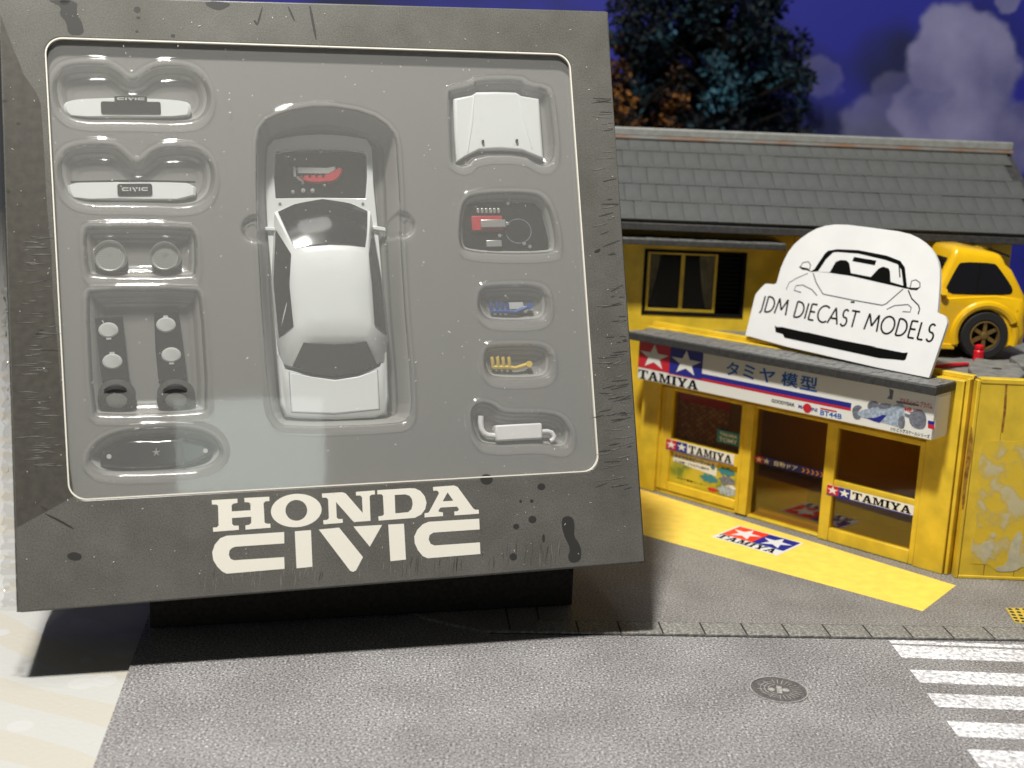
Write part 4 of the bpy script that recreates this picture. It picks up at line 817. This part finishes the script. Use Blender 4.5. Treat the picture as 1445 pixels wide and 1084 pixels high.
fbox('red_stripe', SX(1157, 585), SX(1180, 588), 4.02, 4.06, 1.0015, 1.005, MATS['red_print'], sb, 0)
stext('マルティーニ ブラバム', 1269, 1316, 575, 4.60, .16, 'red_print', .015); stext('BT44B 1975', 1269, 1302, 575, 4.41, .13, 'red_print', .02); stext('1/12 ビッグスケールシリーズ', 1256, 1312, 615, 3.84, .10, 'black_print', .01)
zr = zoom(1200, 500, 5.898)
def sart(nm, pts, mt, z, sm=1):
    q_ = [FAC.px(*zr(p), 1.0) for p in pts]; q_ = [(x, y + .10) for x, y in q_]; MB(FAC).shape([chaikin(q_, sm) if sm else q_], 1.0015 + z, 1.004 + z).build(nm, MATS[mt], sb)
sart('wheel_picture', ellipse(188, 462, 50, 44, 16), 'grey_print', .000); sart('wing_picture', [(380,418),(570,450),(566,466),(380,436)], 'grey_print', 0, 0)
sart('body_picture', [(60,505),(200,470),(330,472),(420,428),(446,470),(450,600),(410,645),(330,615),(150,570),(60,548)], 'pale_blue_print', .003)
sart('wheel_picture', [(20,470),(60,450),(100,470),(75,490),(55,520),(90,560),(60,575),(25,560),(12,510)], 'grey_print', .006); sart('wheel_picture', [(490,520),(540,498),(610,505),(632,560),(625,630),(590,658),(520,640),(485,590)], 'grey_print', .006); sart('wheel_picture', [(395,555),(445,540),(455,600),(440,655),(395,640)], 'grey_print', .006)
sart('axle_picture', [(450,520),(490,535),(490,560),(450,545)], 'grey_print', .0065, 0); sart('stripe_picture', [(130,560),(190,585),(240,600),(300,540),(270,535),(200,560)], 'blue_print', .006, 0); sart('driver_picture', [(320,315),(358,335),(345,410),(300,400),(325,370)], 'grey_print', .0, 0); sart('driver_picture', [(230,440),(330,445),(350,475),(240,490)], 'grey_print', .006)
sart('flag_picture', [(642,582),(696,592),(696,620),(642,610)], 'blue_print', 0, 0); sart('flag_picture', [(642,611),(696,621),(696,658),(642,645)], 'red_print', 0, 0)
fbox('end_panel', 9.30, 9.312, 3.88, 4.92, .10, .90, MATS['cream_print'], sb, 0)
# shingled awning over the sign
aw = fbox('awning', -.52, 9.42, 5.02, 5.24, 0.0, 1.30, MATS['dark_trim'], bevel=.02)
mb = MB(FAC)
for j in range(3):
    for k in range(36):
        a = -.50 + k * .275 + (.137 if j % 2 else 0); mb.box(a, min(9.4, a + .26), 5.24, 5.262 + random.uniform(0, .012), .03 + j * .415, .425 + j * .415)
tag(mb.build('shingles', mat('shingle', (.17, .17, .165), .55, var=.25, vscale=10, bump=.5, bscale=30), aw), kind='stuff')  # shingle colour raised above the trim so the awning tops look lit
# flat roof, parapet, plank wall on the right
fbox('parapet', -.66, 9.74, 5.3, 5.43, -.34, -.14, Y_)
c0 = (FAC.M() @ Vector((-.6, 0, -.3))); c1 = (FAC.M() @ Vector((9.7, 0, -.3))); k1 = RW.M() @ Vector((9, 0, -.3)); yb = 38.3 * G
MB().prism([(c0.x, c0.y), (c1.x, c1.y), (k1.x, k1.y), (k1.x, yb), (c0.x, yb)], 5.05 * G, 5.2 * G).build('flat_roof', MATS['plate_grey'], shop)
edges = [.08, .745, 1.54, 2.33, 3.12, 3.91, 4.70, 5.49, 6.28, 7.07, 7.86, 8.65]
fbox('wall', .0, 9, ZP, 5.3, -.3, -.03, Y_, fr=RW); fbox('corner_trim', -.02, .07, ZP, 5.38, -.2, .03, Y_, fr=RW); fbox('parapet', .08, 9, 5.3, 5.43, -.26, .02, Y_, fr=RW); fbox('base_trim', .08, 9, ZP, .14, -.03, .02, Y_, fr=RW)
for a, c in zip(edges[:-1], edges[1:]): fbox('plank', a + .008, c - .008, .14, 5.3, -.03, .0, Y_, fr=RW, bevel=.008)
m, nt, b, tc = node_mat('residue')
n = nt.nodes.new('ShaderNodeTexNoise'); n.inputs['Scale'].default_value = 170; n.inputs['Detail'].default_value = 6; r = nt.nodes.new('ShaderNodeValToRGB'); e = r.color_ramp.elements; e[0].position = .46; e[0].color = YEL + (1,); e[1].position = .60; e[1].color = (.56, .49, .28, 1); x = e.new(.53); x.color = (.58, .42, .08, 1)
nt.links.new(tc.outputs['Object'], n.inputs['Vector']); nt.links.new(n.outputs['Fac'], r.inputs[0]); nt.links.new(r.outputs[0], b.inputs['Base Color']); b.inputs['Roughness'].default_value = .4
kb = nt.nodes.new('ShaderNodeBump'); kb.inputs['Distance'].default_value = .0003; kb.inputs['Strength'].default_value = .8; nt.links.new(n.outputs['Fac'], kb.inputs['Height']); nt.links.new(kb.outputs['Normal'], b.inputs['Normal'])
zw = zoom(1300, 500, 3.186)
q_ = [RW.px(*zw(p)) for p in [(277,392),(330,388),(400,392),(462,388),(520,390),(520,950),(462,955),(400,975),(330,968),(300,945),(222,940),(225,860),(250,760),(240,690),(262,600),(255,520)]]
MB(RW).shape([q_], .0005, .008).build('sticker_residue', MATS['residue'], shop)
mat('residue_grey', (.54, .49, .33), .5, var=.1, vscale=5); mat('rust', (.20, .075, .008), .7, col2=(.45, .24, .02), vscale=8)
for p_ in ([(268,850),(300,838),(330,850),(318,890),(300,925),(275,900)], [(445,790),(458,830),(440,860),(440,900),(455,950),(425,975),(340,978),(330,960),(385,945),(392,880),(420,815)], [(262,768),(270,765),(268,778),(255,778)], [(310,805),(330,800),(335,825),(315,825)]):
    MB(RW).shape([chaikin([RW.px(*zw(p)) for p in p_], 1)], .0085, .012).build('sticker_residue', MATS['residue_grey'], shop)
MB(RW).shape([[RW.px(*zw(p)) for p in [(378,135),(388,135),(382,250),(368,352),(360,352),(370,240)]]], .0005, .004).build('rust_stain', MATS['rust'], shop)
MB(RW).shape([chaikin([RW.px(*zw(p)) for p in [(225,300),(232,420),(205,560),(190,700),(178,690),(192,520),(212,380)]], 1)], .0306, .034).build('rust_stain', MATS['rust'], shop)
# upper storey wall with window
mb = MB(UW).shape([[(1.0, 0.05), (15.38, .05), (15.38, 8.7), (1.0, 8.7)], [(3.98, 5.62), (7.18, 5.62), (7.18, 7.68), (3.98, 7.68)]], -.3, 0); mb.build('upper_wall', Y_, shop)
fbox('side_wall', 15.20, 15.38, .05, 8.7, -6.4, -.3, Y_, fr=UW); fbox('back_wall', 1.0, 15.2, .05, 8.7, -6.6, -6.4, Y_, fr=UW)
uw = fbox('upper_window', 3.98, 7.18, 5.62, 7.68, -.9, -.85, MATS['black'], fr=UW, bevel=0)
for a in ((3.98, 4.08, 5.62, 7.68), (7.08, 7.18, 5.62, 7.68), (4.08, 7.08, 5.62, 5.72), (4.08, 7.08, 7.60, 7.68)): fbox('surround', *a, -.85, .03, MATS['black'], uw, .01, UW)
for a in ((4.09, 4.18, 5.73, 7.59), (6.20, 6.29, 5.73, 7.59), (4.18, 6.20, 5.73, 5.83), (4.18, 6.20, 7.53, 7.59), (5.14, 5.26, 5.83, 7.53)): fbox('sash', *a, -.12, -.03, Y_, uw, .012, UW)
fbox('pane', 4.18, 6.2, 5.83, 7.53, -.08, -.065, clear('upper_glass', (.8, .78, .7), .03, 1.5, -.032), uw, 0, UW)
for k in range(14): fbox('louvre', 6.30, 7.07, 5.74 + k * .13, 5.83 + k * .13, -.3, -.22, MATS['black'], uw, .01, UW)
def curtain(xa, xb_, xc, side):
    secs = []
    for j in range(11):
        f = j / 10; z = 7.52 - 1.68 * f; w_ = (1 - f * f * .80) if side < 0 else 1.0; inner = xb_ + (xc - xb_) * f ** 1.5
        secs.append([(xa + (inner - xa) * i / 12, z, -.22 + .035 * math.sin(i * 2.1)) for i in range(13)])
    MB(UW).loft(secs, closed=False, caps=False).build('curtain', MATS['curtain'], uw)
curtain(4.14, 4.50, 4.20, -1); curtain(6.26, 5.74, 6.02, 1)
ua = fbox('window_awning', 2.6, 8.12, 7.90, 8.07, 0, 1.15, MATS['dark_trim'], fr=UW); mb = MB(UW)
for k in range(22): mb.box(2.62 + k * .25, 2.62 + k * .25 + .235, 8.07, 8.095 + .02 * random.random(), .02, 1.14)
tag(mb.build('shingles', MATS['shingle'], ua), kind='stuff'); fbox('awning_bracket', 3.3, 7.9, 7.78, 7.898, 0, .12, Y_, fr=UW)
for k in range(10): fbox('wall_groove', 8.6 + k * .68, 8.62 + k * .68, 5.3, 8.4, .0, .004, MATS['rust'], fr=UW, bevel=0)
# tiled main roof
OE, ZE, OR, ZR = 1.05, 8.68, -3.2, 11.15
sl_ = math.hypot(OE - OR, ZR - ZE); ROOF = Frame(tuple(UW.M() @ Vector((0, ZE, OE))), (1, 0, 0), np.array([0, (OE - OR), (ZR - ZE)]) / sl_, np.cross((1, 0, 0), np.array([0, (OE - OR), (ZR - ZE)]) / sl_), G)
roof_ = MB(ROOF).box(1.0, 16.2, 0, sl_, -.25, -.06).build('roof', MATS['dark_trim'], shop)
MB(UW).add([(1.0, ZR - .05, OR), (16.2, ZR - .05, OR), (16.2, ZE - .05, -7.4), (1.0, ZE - .05, -7.4), (1.0, ZR - .25, OR), (16.2, ZR - .25, OR), (16.2, ZE - .25, -7.4), (1.0, ZE - .25, -7.4)], [(0, 1, 2, 3), (7, 6, 5, 4), (0, 4, 5, 1), (2, 6, 7, 3), (1, 5, 6, 2), (0, 3, 7, 4)]).build('roof_back', MATS['dark_trim'], shop)
mat('tile_grey', (.075, .079, .077), .55, var=.10, vscale=3, bump=.3, bscale=25)
src = None; nrow = 5; rl = sl_ / nrow; tw = .50
for j in range(nrow):
    for k in range(30):
        a = 1.02 + k * tw + (tw / 2 if j % 2 else 0)
        if a + tw > 16.25: continue
        if src is None:
            x0, x1 = a, a + tw - .004; src = MB(ROOF).hexa([(x0, .0, -.06), (x1, .0, -.06), (x1, rl + .04, -.06), (x0, rl + .04, -.06)], [(x0, -.01, .006), (x1, -.01, .006), (x1, rl + .04, -.022), (x0, rl + .04, -.022)]).build('roof_tile', MATS['tile_grey'], roof_, bevel=.012, local=(a, 0, 0)); l0 = src.location.copy(); a0 = a
        else:
            c = copy_piece(src, l0 + (Vector(ROOF.x) * (a - a0) + Vector(ROOF.y) * (j * rl)) * (G * S)); c.rotation_euler = (random.gauss(0, .004), random.gauss(0, .006), random.gauss(0, .004))
fbox('fascia', 1.0, 16.2, ZE - .34, ZE - .12, OE - .12, OE + .02, MATS['dark_trim'], fr=UW); fbox('soffit', 1.0, 16.2, ZE - .30, ZE - .22, -.3, OE - .13, MATS['dark_trim'], fr=UW)
m, nt, b, tc = node_mat('ridge_grey')
sp_ = nt.nodes.new('ShaderNodeTexNoise'); sp_.inputs['Scale'].default_value = 120; sp_.inputs['Detail'].default_value = 6; r = nt.nodes.new('ShaderNodeValToRGB'); r.color_ramp.elements[0].position = .42; r.color_ramp.elements[0].color = (.22, .225, .215, 1); r.color_ramp.elements[1].position = .64; r.color_ramp.elements[1].color = (.25, .14, .085, 1)
nt.links.new(tc.outputs['Object'], sp_.inputs['Vector']); nt.links.new(sp_.outputs['Fac'], r.inputs[0]); nt.links.new(r.outputs[0], b.inputs['Base Color']); b.inputs['Roughness'].default_value = .6
mat('ridge_plain', (.22, .225, .215), .6, var=.12, vscale=4)
fbox('ridge_cap', .95, 16.25, ZR - .06, ZR + .24, OR - .22, OR + .22, MATS['ridge_plain'], fr=UW, bevel=.06); fbox('ridge_edge', .95, 16.22, ZR - .14, ZR - .04, OR + .10, OR + .30, MATS['ridge_grey'], fr=UW, bevel=.02)
fbox('barge_board', 16.2, 16.32, ZE - .4, ZE - .1, OE - .3, OE + .0, MATS['dark_trim'], fr=UW)

# ------------------------------------------------------------------ sticker on the forecourt
dc = [gnd(*p, PV)[:2] for p in ((1006, 757.5), (1099, 785), (1132, 766), (1041, 741.5))]
ex_ = (dc[1] - dc[0] + dc[2] - dc[3]) / 2; ey_ = (dc[3] - dc[0] + dc[2] - dc[1]) / 2; dw = np.linalg.norm(ex_); exn = ex_ / dw; eyn = np.array([-exn[1], exn[0]]); dh = abs(ey_ @ eyn)
DF = Frame((*((sum(dc) / 4) - ex_ / 2 - eyn * dh / 2), PV - .005), (*exn, 0), (*eyn, 0), (0, 0, 1))
dec = thing('floor_sticker', 'red and blue double star sticker on the yellow forecourt', 'sticker', DF)
MB(DF).box(0, dw, 0, dh, 0, .006).build('backing', MATS['white_board'], dec)
squares(DF, dec, .07, dh * .30, (dw - .14) / 2, dh * .66, .0065, 'sticker_red', 'blue_print', kw_='white_board')
slab(MB(DF), 'TAMIYA', .07, dh * .04, dh * .24, dw - .25, .0065, .010).build('word', MATS['black_print'], dec)

# ------------------------------------------------------------------ white die-cut sign leaning on the awning
sa, sb_ = gnd(1054, 478, 5.41 * G), gnd(1310, 535, 5.27 * G); sx_ = sb_ - sa; sx_ /= np.linalg.norm(sx_); nrm = np.array([sx_[1], -sx_[0], 0]); nrm /= np.linalg.norm(nrm); LE = math.radians(17)
wv_ = np.array([0, 0, 1]) * math.cos(LE) - nrm * math.sin(LE); sz_ = np.cross(sx_, wv_); sz_ /= np.linalg.norm(sz_)
SG = Frame(sa, sx_, np.cross(sz_, sx_), sz_)
zs = zoom(1050, 310, 4.713)
def sg(pts, h=0.0): return [SG.px(*zs(p), h) for p in pts]
sign = thing('shop_sign', 'white die-cut sign reading JDM DIECAST MODELS leaning on the awning', 'sign', SG)
MB(SG).shape([chaikin(sg([(5,780),(18,735),(70,515),(80,490),(135,430),(150,425),(212,432),(222,400),(250,300),(310,185),(400,105),(510,45),(640,28),(860,55),(1080,85),(1180,130),(1260,205),(1300,300),(1303,400),(1288,600),(1285,620),(1325,632),(1340,645),(1352,680),(1348,700),(1240,1020),(1225,1062)]), 1)], -.10, 0).build('board', MATS['white_board'], sign)
bk = MATS['black_print']
for nm, p_ in (('roof_line', [(560,207),(620,197),(760,203),(950,240),(1040,275),(1070,320),(1085,460),(1062,456),(1047,335),(1022,297),(940,268),(760,226),(620,215),(592,219),(545,264),(492,344),(438,349),(468,330),(538,226)]), ('seat', [(570,352),(610,282),(640,269),(680,271),(700,290),(712,366)]), ('seat', [(835,392),(895,326),(925,313),(962,325),(970,345),(975,428)]), ('rear_mirror', [(732,248),(880,273),(870,304),(720,276)]),
               ('dash_line', [(492,347),(720,358),(900,392),(1060,440),(1062,455),(900,418),(720,376),(560,352)]), ('splitter', [(205,703),(216,714),(250,714),(700,815),(1060,886),(1090,884),(1075,930),(1060,937),(1000,930),(900,922),(270,786),(258,762),(210,748)])):
    MB(SG).shape([sg(p_)], .001 if nm not in ('seat', 'rear_mirror') else .0012, .006 if nm not in ('seat', 'rear_mirror') else .0068).build(nm, bk, sign)
mat('thin_print', (.10, .11, .11), .6)
for nm, p_, w_ in (('line', [(460,357),(480,420),(525,495),(720,535),(920,570),(945,560),(1058,462)], .032), ('line', [(280,466),(300,420),(350,390),(425,357)], .024), ('line', [(485,505),(450,465),(390,435),(345,440),(333,470),(380,485)], .030), ('line', [(1092,470),(1115,525),(1160,570),(1168,595),(1158,630)], .034), ('line', [(950,597),(1000,572),(1090,565),(1112,585),(1105,615),(1055,612)], .030), ('line', [(375,312),(392,286),(428,280),(442,300),(436,330)], .030), ('line', [(1104,455),(1115,408),(1142,400),(1170,420),(1170,452)], .030), ('line', [(366,314),(392,326),(420,330),(440,342)], [.02, .07, .06, .03]), ('line', [(1080,452),(1110,460),(1150,462),(1168,450)], [.03, .06, .07, .02]), ('line', [(522,296),(548,242)], .034), ('line', [(1030,290),(1037,384)], .034), ('line', [(710,548),(735,550)], .05), ('line', [(410,748),(640,806),(875,846)], [.006, .05, .006])):
    MB(SG).ribbon(sg(p_), w_, .0005, .005).build(nm, MATS['thin_print'] if not isinstance(w_, list) and w_ < .033 else bk, sign)
def arc(cx_, cy_, rx, ry, a0, a1, n=12): return [(cx_ + rx * math.cos(math.radians(a0 + (a1 - a0) * k / n)), cy_ + ry * math.sin(math.radians(a0 + (a1 - a0) * k / n))) for k in range(n + 1)]
FONT = {'J': (.36, [[(.30, 1), (.30, .12)] + arc(.12, .12, .18, .26, 0, -75, 6)]), 'D': (.72, [[(.06, 0), (.06, 1)] + arc(.22, .5, .48, .5, 90, -90, 14) + [(.06, 0)]]), 'M': (.98, [[(.02, 0), (.14, 1), (.49, .28), (.84, 1), (.96, 0)]]), 'I': (.14, [[(.07, 0), (.07, 1)]]),
 'E': (.50, [[(.48, 1), (.06, 1), (.06, 0), (.48, 0)], [(.06, .52), (.44, .52)]]), 'C': (.74, [arc(.52, .5, .48, .52, 52, 308, 18)]), 'A': (.80, [[(.02, 0), (.40, 1), (.78, 0)], [(.16, .34), (.64, .34)]]), 'S': (.50, [arc(.26, .75, .19, .25, 40, 250, 10) + arc(.25, .25, .22, .27, 75, -150, 12)]),
 'T': (.60, [[(.30, 0), (.30, 1)], [(.0, 1), (.60, 1)]]), 'O': (.96, [arc(.48, .5, .46, .52, 0, 360, 28)]), 'L': (.44, [[(.06, 1), (.06, 0), (.42, 0)]]), ' ': (.28, [])}
pa, pb, pc = sg([(92, 604), (1252, 812), (128, 504)]); dxv = Vector(pb) - Vector(pa); wt = dxv.length; dxv.normalize(); nv = Vector((-dxv.y, dxv.x)); hc = (Vector(pc) - Vector(pa)).dot(nv) * .98
word = 'JDM DIECAST MODELS'; adv = sum(FONT[c][0] + .16 for c in word) - .16; kx = wt / adv; cx_ = 0
for c in word:
    w_, strokes = FONT[c]
    if strokes:
        mb = MB(SG)
        segs = []
        for s_ in strokes:
            cur = [s_[0]]
            for k in range(1, len(s_)):
                cur.append(s_[k])
                if k < len(s_) - 1:
                    a_ = Vector(s_[k]) - Vector(s_[k - 1]); b_ = Vector(s_[k + 1]) - Vector(s_[k])
                    if min(a_.length, b_.length) > 1e-6 and a_.angle(b_) > .7: segs.append(cur); cur = [s_[k]]
            segs.append(cur)
        for i, s_ in enumerate(segs): mb.ribbon([tuple(Vector(pa) + dxv * (cx_ + x * 1) * kx + nv * y * hc) for x, y in s_], .052, .001, .006 + i * .0006)
        mb.build('letter', bk, sign)
    cx_ += w_ + .16

# ------------------------------------------------------------------ yellow stubby hatchback on the flat roof
ZT = 5.205 * G
ct = gnd(1395, 507, ZT); ya = math.radians(1)
YC = Frame((ct[0] - .26, ct[1] + 1.1, ZT), (-math.cos(ya), -math.sin(ya), 0), (math.sin(ya), -math.cos(ya), 0), (0, 0, 1), ct[1] / FPX * 64)
# local: x towards the nose, y towards the camera, z up; rear wheel at x = 0
ycar = thing('toy_car', 'yellow stubby hatchback toy car parked on the flat roof behind the white sign', 'toy car', YC)
WYD, WR = .80, .54
def profile():
    p = [(-.92, .36), (-.95, .62), (-.90, .95), (-.92, 1.20), (-.80, 1.40), (-.2, 1.46), (1.2, 1.34), (2.0, 1.22), (2.5, 1.02), (2.62, .7), (2.58, .34), (2.46, .30)]
    p += arc(1.85, WR, .62, .62, -24, 204, 14); p += [(1.2, .24), (.64, .24)]; p += arc(0, WR, .62, .62, -28, 206, 14); p += [(-.68, .30)]
    return p
pr = profile(); secs = []
for yv, k, dz in ((-WYD - .10, .93, .0), (-WYD - .04, .98, 0), (-WYD + .04, 1, 0), (WYD - .04, 1, 0), (WYD + .04, .98, 0), (WYD + .10, .93, .0)): secs.append([((x - .85) * k + .85, yv, (z - .75) * k + .75) for x, z in pr])
MB(YC).loft(secs).build('body', MATS['yellow_gloss'], ycar, smooth=55)
# cabin as rounded rings from belt to roof: (rear x, front x, half width, z)
rings = [(-.88, 1.30, .86, 1.22), (-.86, 1.24, .85, 1.42), (-.70, 1.08, .81, 1.70), (-.52, .96, .775, 2.0), (-.38, .86, .74, 2.22), (-.34, .83, .715, 2.34), (-.28, .79, .66, 2.42), (-.16, .70, .52, 2.455), (.0, .5, .25, 2.47)]
def ring(xr, xf, hw, z):
    r_ = min(.13, hw * .4); return [(x, y, z + (.05 * (1 - (y / hw) ** 2) if z > 2.3 else 0) - (.22 * max(0, .30 - x) * min(1, (z - 2.0) / .3) if z > 2.0 else 0)) for x, y in rrect(xr, xf, -hw, hw, r_, 5)]
MB(YC).loft([ring(*r_) for r_ in rings]).build('cabin', MATS['yellow_gloss'], ycar, smooth=60)
def side_y(z):
    for a, c in zip(rings[:-1], rings[1:]):
        if a[3] <= z <= c[3]: f = (z - a[3]) / (c[3] - a[3]); return a[2] * (1 - f) + c[2] * f
    return rings[-1][2]
for sgn in (1, -1):
    P_ = chaikin([(1.0, 1.44), (.88, 1.72), (.72, 2.06), (.64, 2.14), (-.08, 2.14), (-.18, 2.06), (-.50, 1.66), (-.54, 1.54), (-.46, 1.46), (.2, 1.44)], 1)
    MB(YC).loft([[(x, sgn * (side_y(z) - .02), z) for x, z in P_], [(x, sgn * (side_y(z) + .012), z) for x, z in P_]]).build('side_window', MATS['black_gloss'], ycar)
    MB(YC).loft([[(x, sgn * (side_y(z) + o_), z) for x, z in ((.24, 1.46), (.28, 1.46), (.24, 2.11), (.20, 2.11))] for o_ in (.0, .018)]).build('window_pillar', MATS['black'], ycar)
    MB(YC).tube([(1.02, sgn * .84, 1.46), (1.05, sgn * 1.0, 1.50)], [.05, .085], 10).build('mirror', MATS['yellow_gloss'], ycar)
    MB(YC).box(.64, 1.25, *sorted((sgn * (WYD + .02), sgn * (WYD + .13))), .20, .33).build('side_skirt', MATS['yellow_gloss'], ycar, bevel=.03)
def fx(z):
    for a, c in zip(rings[:-1], rings[1:]):
        if a[3] <= z <= c[3]: f = (z - a[3]) / (c[3] - a[3]); return a[1] * (1 - f) + c[1] * f
MB(YC).loft([[(fx(z) + .012, y, z) for y in np.linspace(-(side_y(z) - .2), side_y(z) - .2, 7)] for z in (1.46, 1.7, 2.0, 2.2)], closed=False, caps=False).build('windscreen', MATS['black_gloss'], ycar)
MB(YC).hexa([(-.52, -.5, 2.25), (.0, -.5, 2.42), (.0, .5, 2.42), (-.52, .5, 2.25)], [(-.52, -.5, 2.30), (.0, -.5, 2.47), (.0, .5, 2.47), (-.52, .5, 2.30)]).build('roof_spoiler', MATS['black_gloss'], ycar, bevel=.015)
MB(YC).hexa([(-.80, WYD + .05, 1.10), (-.64, WYD + .08, 1.10), (-.64, WYD + .05, 1.26), (-.80, WYD + .03, 1.26)], [(-.80, WYD + .09, 1.10), (-.64, WYD + .11, 1.10), (-.64, WYD + .09, 1.26), (-.80, WYD + .07, 1.26)]).build('fuel_flap', MATS['yellow_gloss'], ycar, bevel=.01)
for wx in (0, 1.85):
    for sgn in (1, -1):
        MB(YC).tube([(wx + x, sgn * (WYD + .06), WR + z) for x, z in arc(0, 0, .68, .68, -18, 198, 24)], .11, 10).build('wheel_flare', MATS['yellow_gloss'], ycar)
        mm = Matrix.Translation((wx, sgn * (WYD - .04), WR)) @ Matrix.Rotation(-sgn * PI / 2, 4, 'X') @ Matrix.Diagonal((.9, .9, .9, 1))
        wh = MB(YC).lathe([(.30, -.18), (.56, -.20), (.60, -.14), (.60, .14), (.56, .20), (.40, .20), (.36, .16), (.35, .05)], 36, mm, False).build('wheel', MATS['rubber'], ycar)
        rim = MB(YC).lathe([(.37, .14), (.37, .18), (.33, .19), (.32, .08)], 32, mm, False)
        for k in range(6): rim.at(mm @ Matrix.Rotation(k * PI / 3, 4, 'Z')).box(-.045, .045, .04, .34, .08, .15); rim.at(Matrix())
        rim.lathe([(.09, .06), (.09, .17), (.05, .19)], 16, mm); rim.build('rim', MATS['bronze'], wh)
        MB(YC).lathe([(.36, -.02), (.36, .05)], 24, mm).build('brake_disc', MATS['black'], wh)
# small things on the flat roof
jk = gnd(1380, 509, ZT); JF = Frame((jk[0], jk[1], ZT), (1, .2, 0), (-.2, 1, 0), (0, 0, 1))
t = thing('toy_jack', 'small red toy jack standing beside the yellow car wheel', 'jack', JF)
MB(JF).lathe([(.15, 0), (.15, .28), (.12, .32)], 10).build('body', MATS['red_plastic'], t); MB(JF).lathe([(.08, .32), (.13, .36), (.13, .44), (.06, .48)], 10).build('cap', MATS['red_plastic'], t)
ra, rb = gnd(1318, 518, ZT + .06), gnd(1366, 514, ZT + .06)
t = MB(Frame((*ra[:2], ZT), (1, 0, 0), (0, 1, 0), (0, 0, 1))); d = rb - ra; t = t.tube([(-d[0] * .5, -d[1] * .5, .06), (d[0] * .5, d[1] * .5, .075), (d[0], d[1], .06)], [.055, .06, .05], 10).build('toy_bar', MATS['red_plastic']); tag(t, 'thin red toy bar lying on the flat roof beside the sign', 'bar')
for pth, lab in (([(1366,521),(1376,508),(1436,516),(1448,530),(1438,536),(1376,534)], 'grey plastic ramp plate behind the plank wall parapet'), ([(1425,506),(1450,500),(1490,506),(1490,520),(1440,518)], 'grey plastic plate at the right picture edge beside the yellow car')):
    P_ = [gnd(*p, ZT + .1)[:2] for p in pth]; c = sum(P_) / len(P_); fr = Frame((*c, ZT), (1, 0, 0), (0, 1, 0), (0, 0, 1)); t = thing('roof_plate', lab, 'plate', fr, 'grey plates on the flat roof')
    MB(fr).prism([tuple(p - c) for p in P_], 0, .17, .05).build('plate', MATS['plate_grey'], t, bevel=.03); MB(fr).lathe([(.14, .168), (.12, .18)], 14).build('dimple', MATS['dark_trim'], t)
wp = gnd(1049, 461, ZT + .1); fr = Frame((*wp[:2], ZT), (1, 0, 0), (0, 1, 0), (0, 0, 1))
t = MB(fr).tube([(x, 0, z) for x, z in arc(.35, .0, .42, .42, 60, 180, 8)], .09, 8).build('toy_hoop', MATS['pale_blue_print']); tag(t, 'pale curved toy piece half hidden behind the left of the white sign', 'toy part')

# ------------------------------------------------------------------ manhole cover on the road
mc = gnd(1099, 974); MR = .5 * np.linalg.norm(gnd(1140, 976) - gnd(1058.5, 972)); MF = Frame((mc[0], mc[1], .001), (1, 0, 0), (0, 1, 0), (0, 0, 1))
mh = thing('manhole_cover', 'round dark manhole cover with ribbed pattern set in the road', 'manhole cover', MF)
mat('iron', (.11, .10, .10), .6, var=.3, vscale=12, bump=.3, bscale=30); mat('iron_worn', (.34, .33, .31), .5, var=.25, vscale=15)
MB(MF).lathe([(MR * .95, 0), (MR * .94, .012)], 40).build('plate', MATS['iron'], mh); MB(MF).ribbon(ellipse(0, 0, MR * .985, MR * .985, 48), MR * .05, 0, .022, True).build('ring', MATS['iron_worn'], mh)
for rr in (.36, .5, .63): MB(MF).ribbon(arc(0, 0, MR * rr, MR * rr, 100, 260, 20), MR * .025, .012, .02).build('rib', MATS['iron_worn'], mh)
for k in range(26):
    a = 2 * PI * k / 26
    if math.cos(a) > -.2 or k % 2: MB(MF).ribbon([(MR * .45 * math.cos(a), MR * .45 * math.sin(a)), (MR * .76 * math.cos(a), MR * .76 * math.sin(a))], MR * .025, .012, .021).build('rib', MATS['iron_worn'], mh)
MB(MF).prism([(MR * x, MR * y) for x, y in ((-.12, -.26), (.06, -.30), (.14, .22), (-.04, .30))], .012, .024, .01).build('centre_mark', MATS['iron_worn'], mh)
for sx2 in (-.26, .24): MB(MF).lathe([(MR * .13, .012), (MR * .10, .022)], 14, Matrix.Translation((MR * sx2, 0, 0))).build('boss', MATS['iron_worn'], mh)
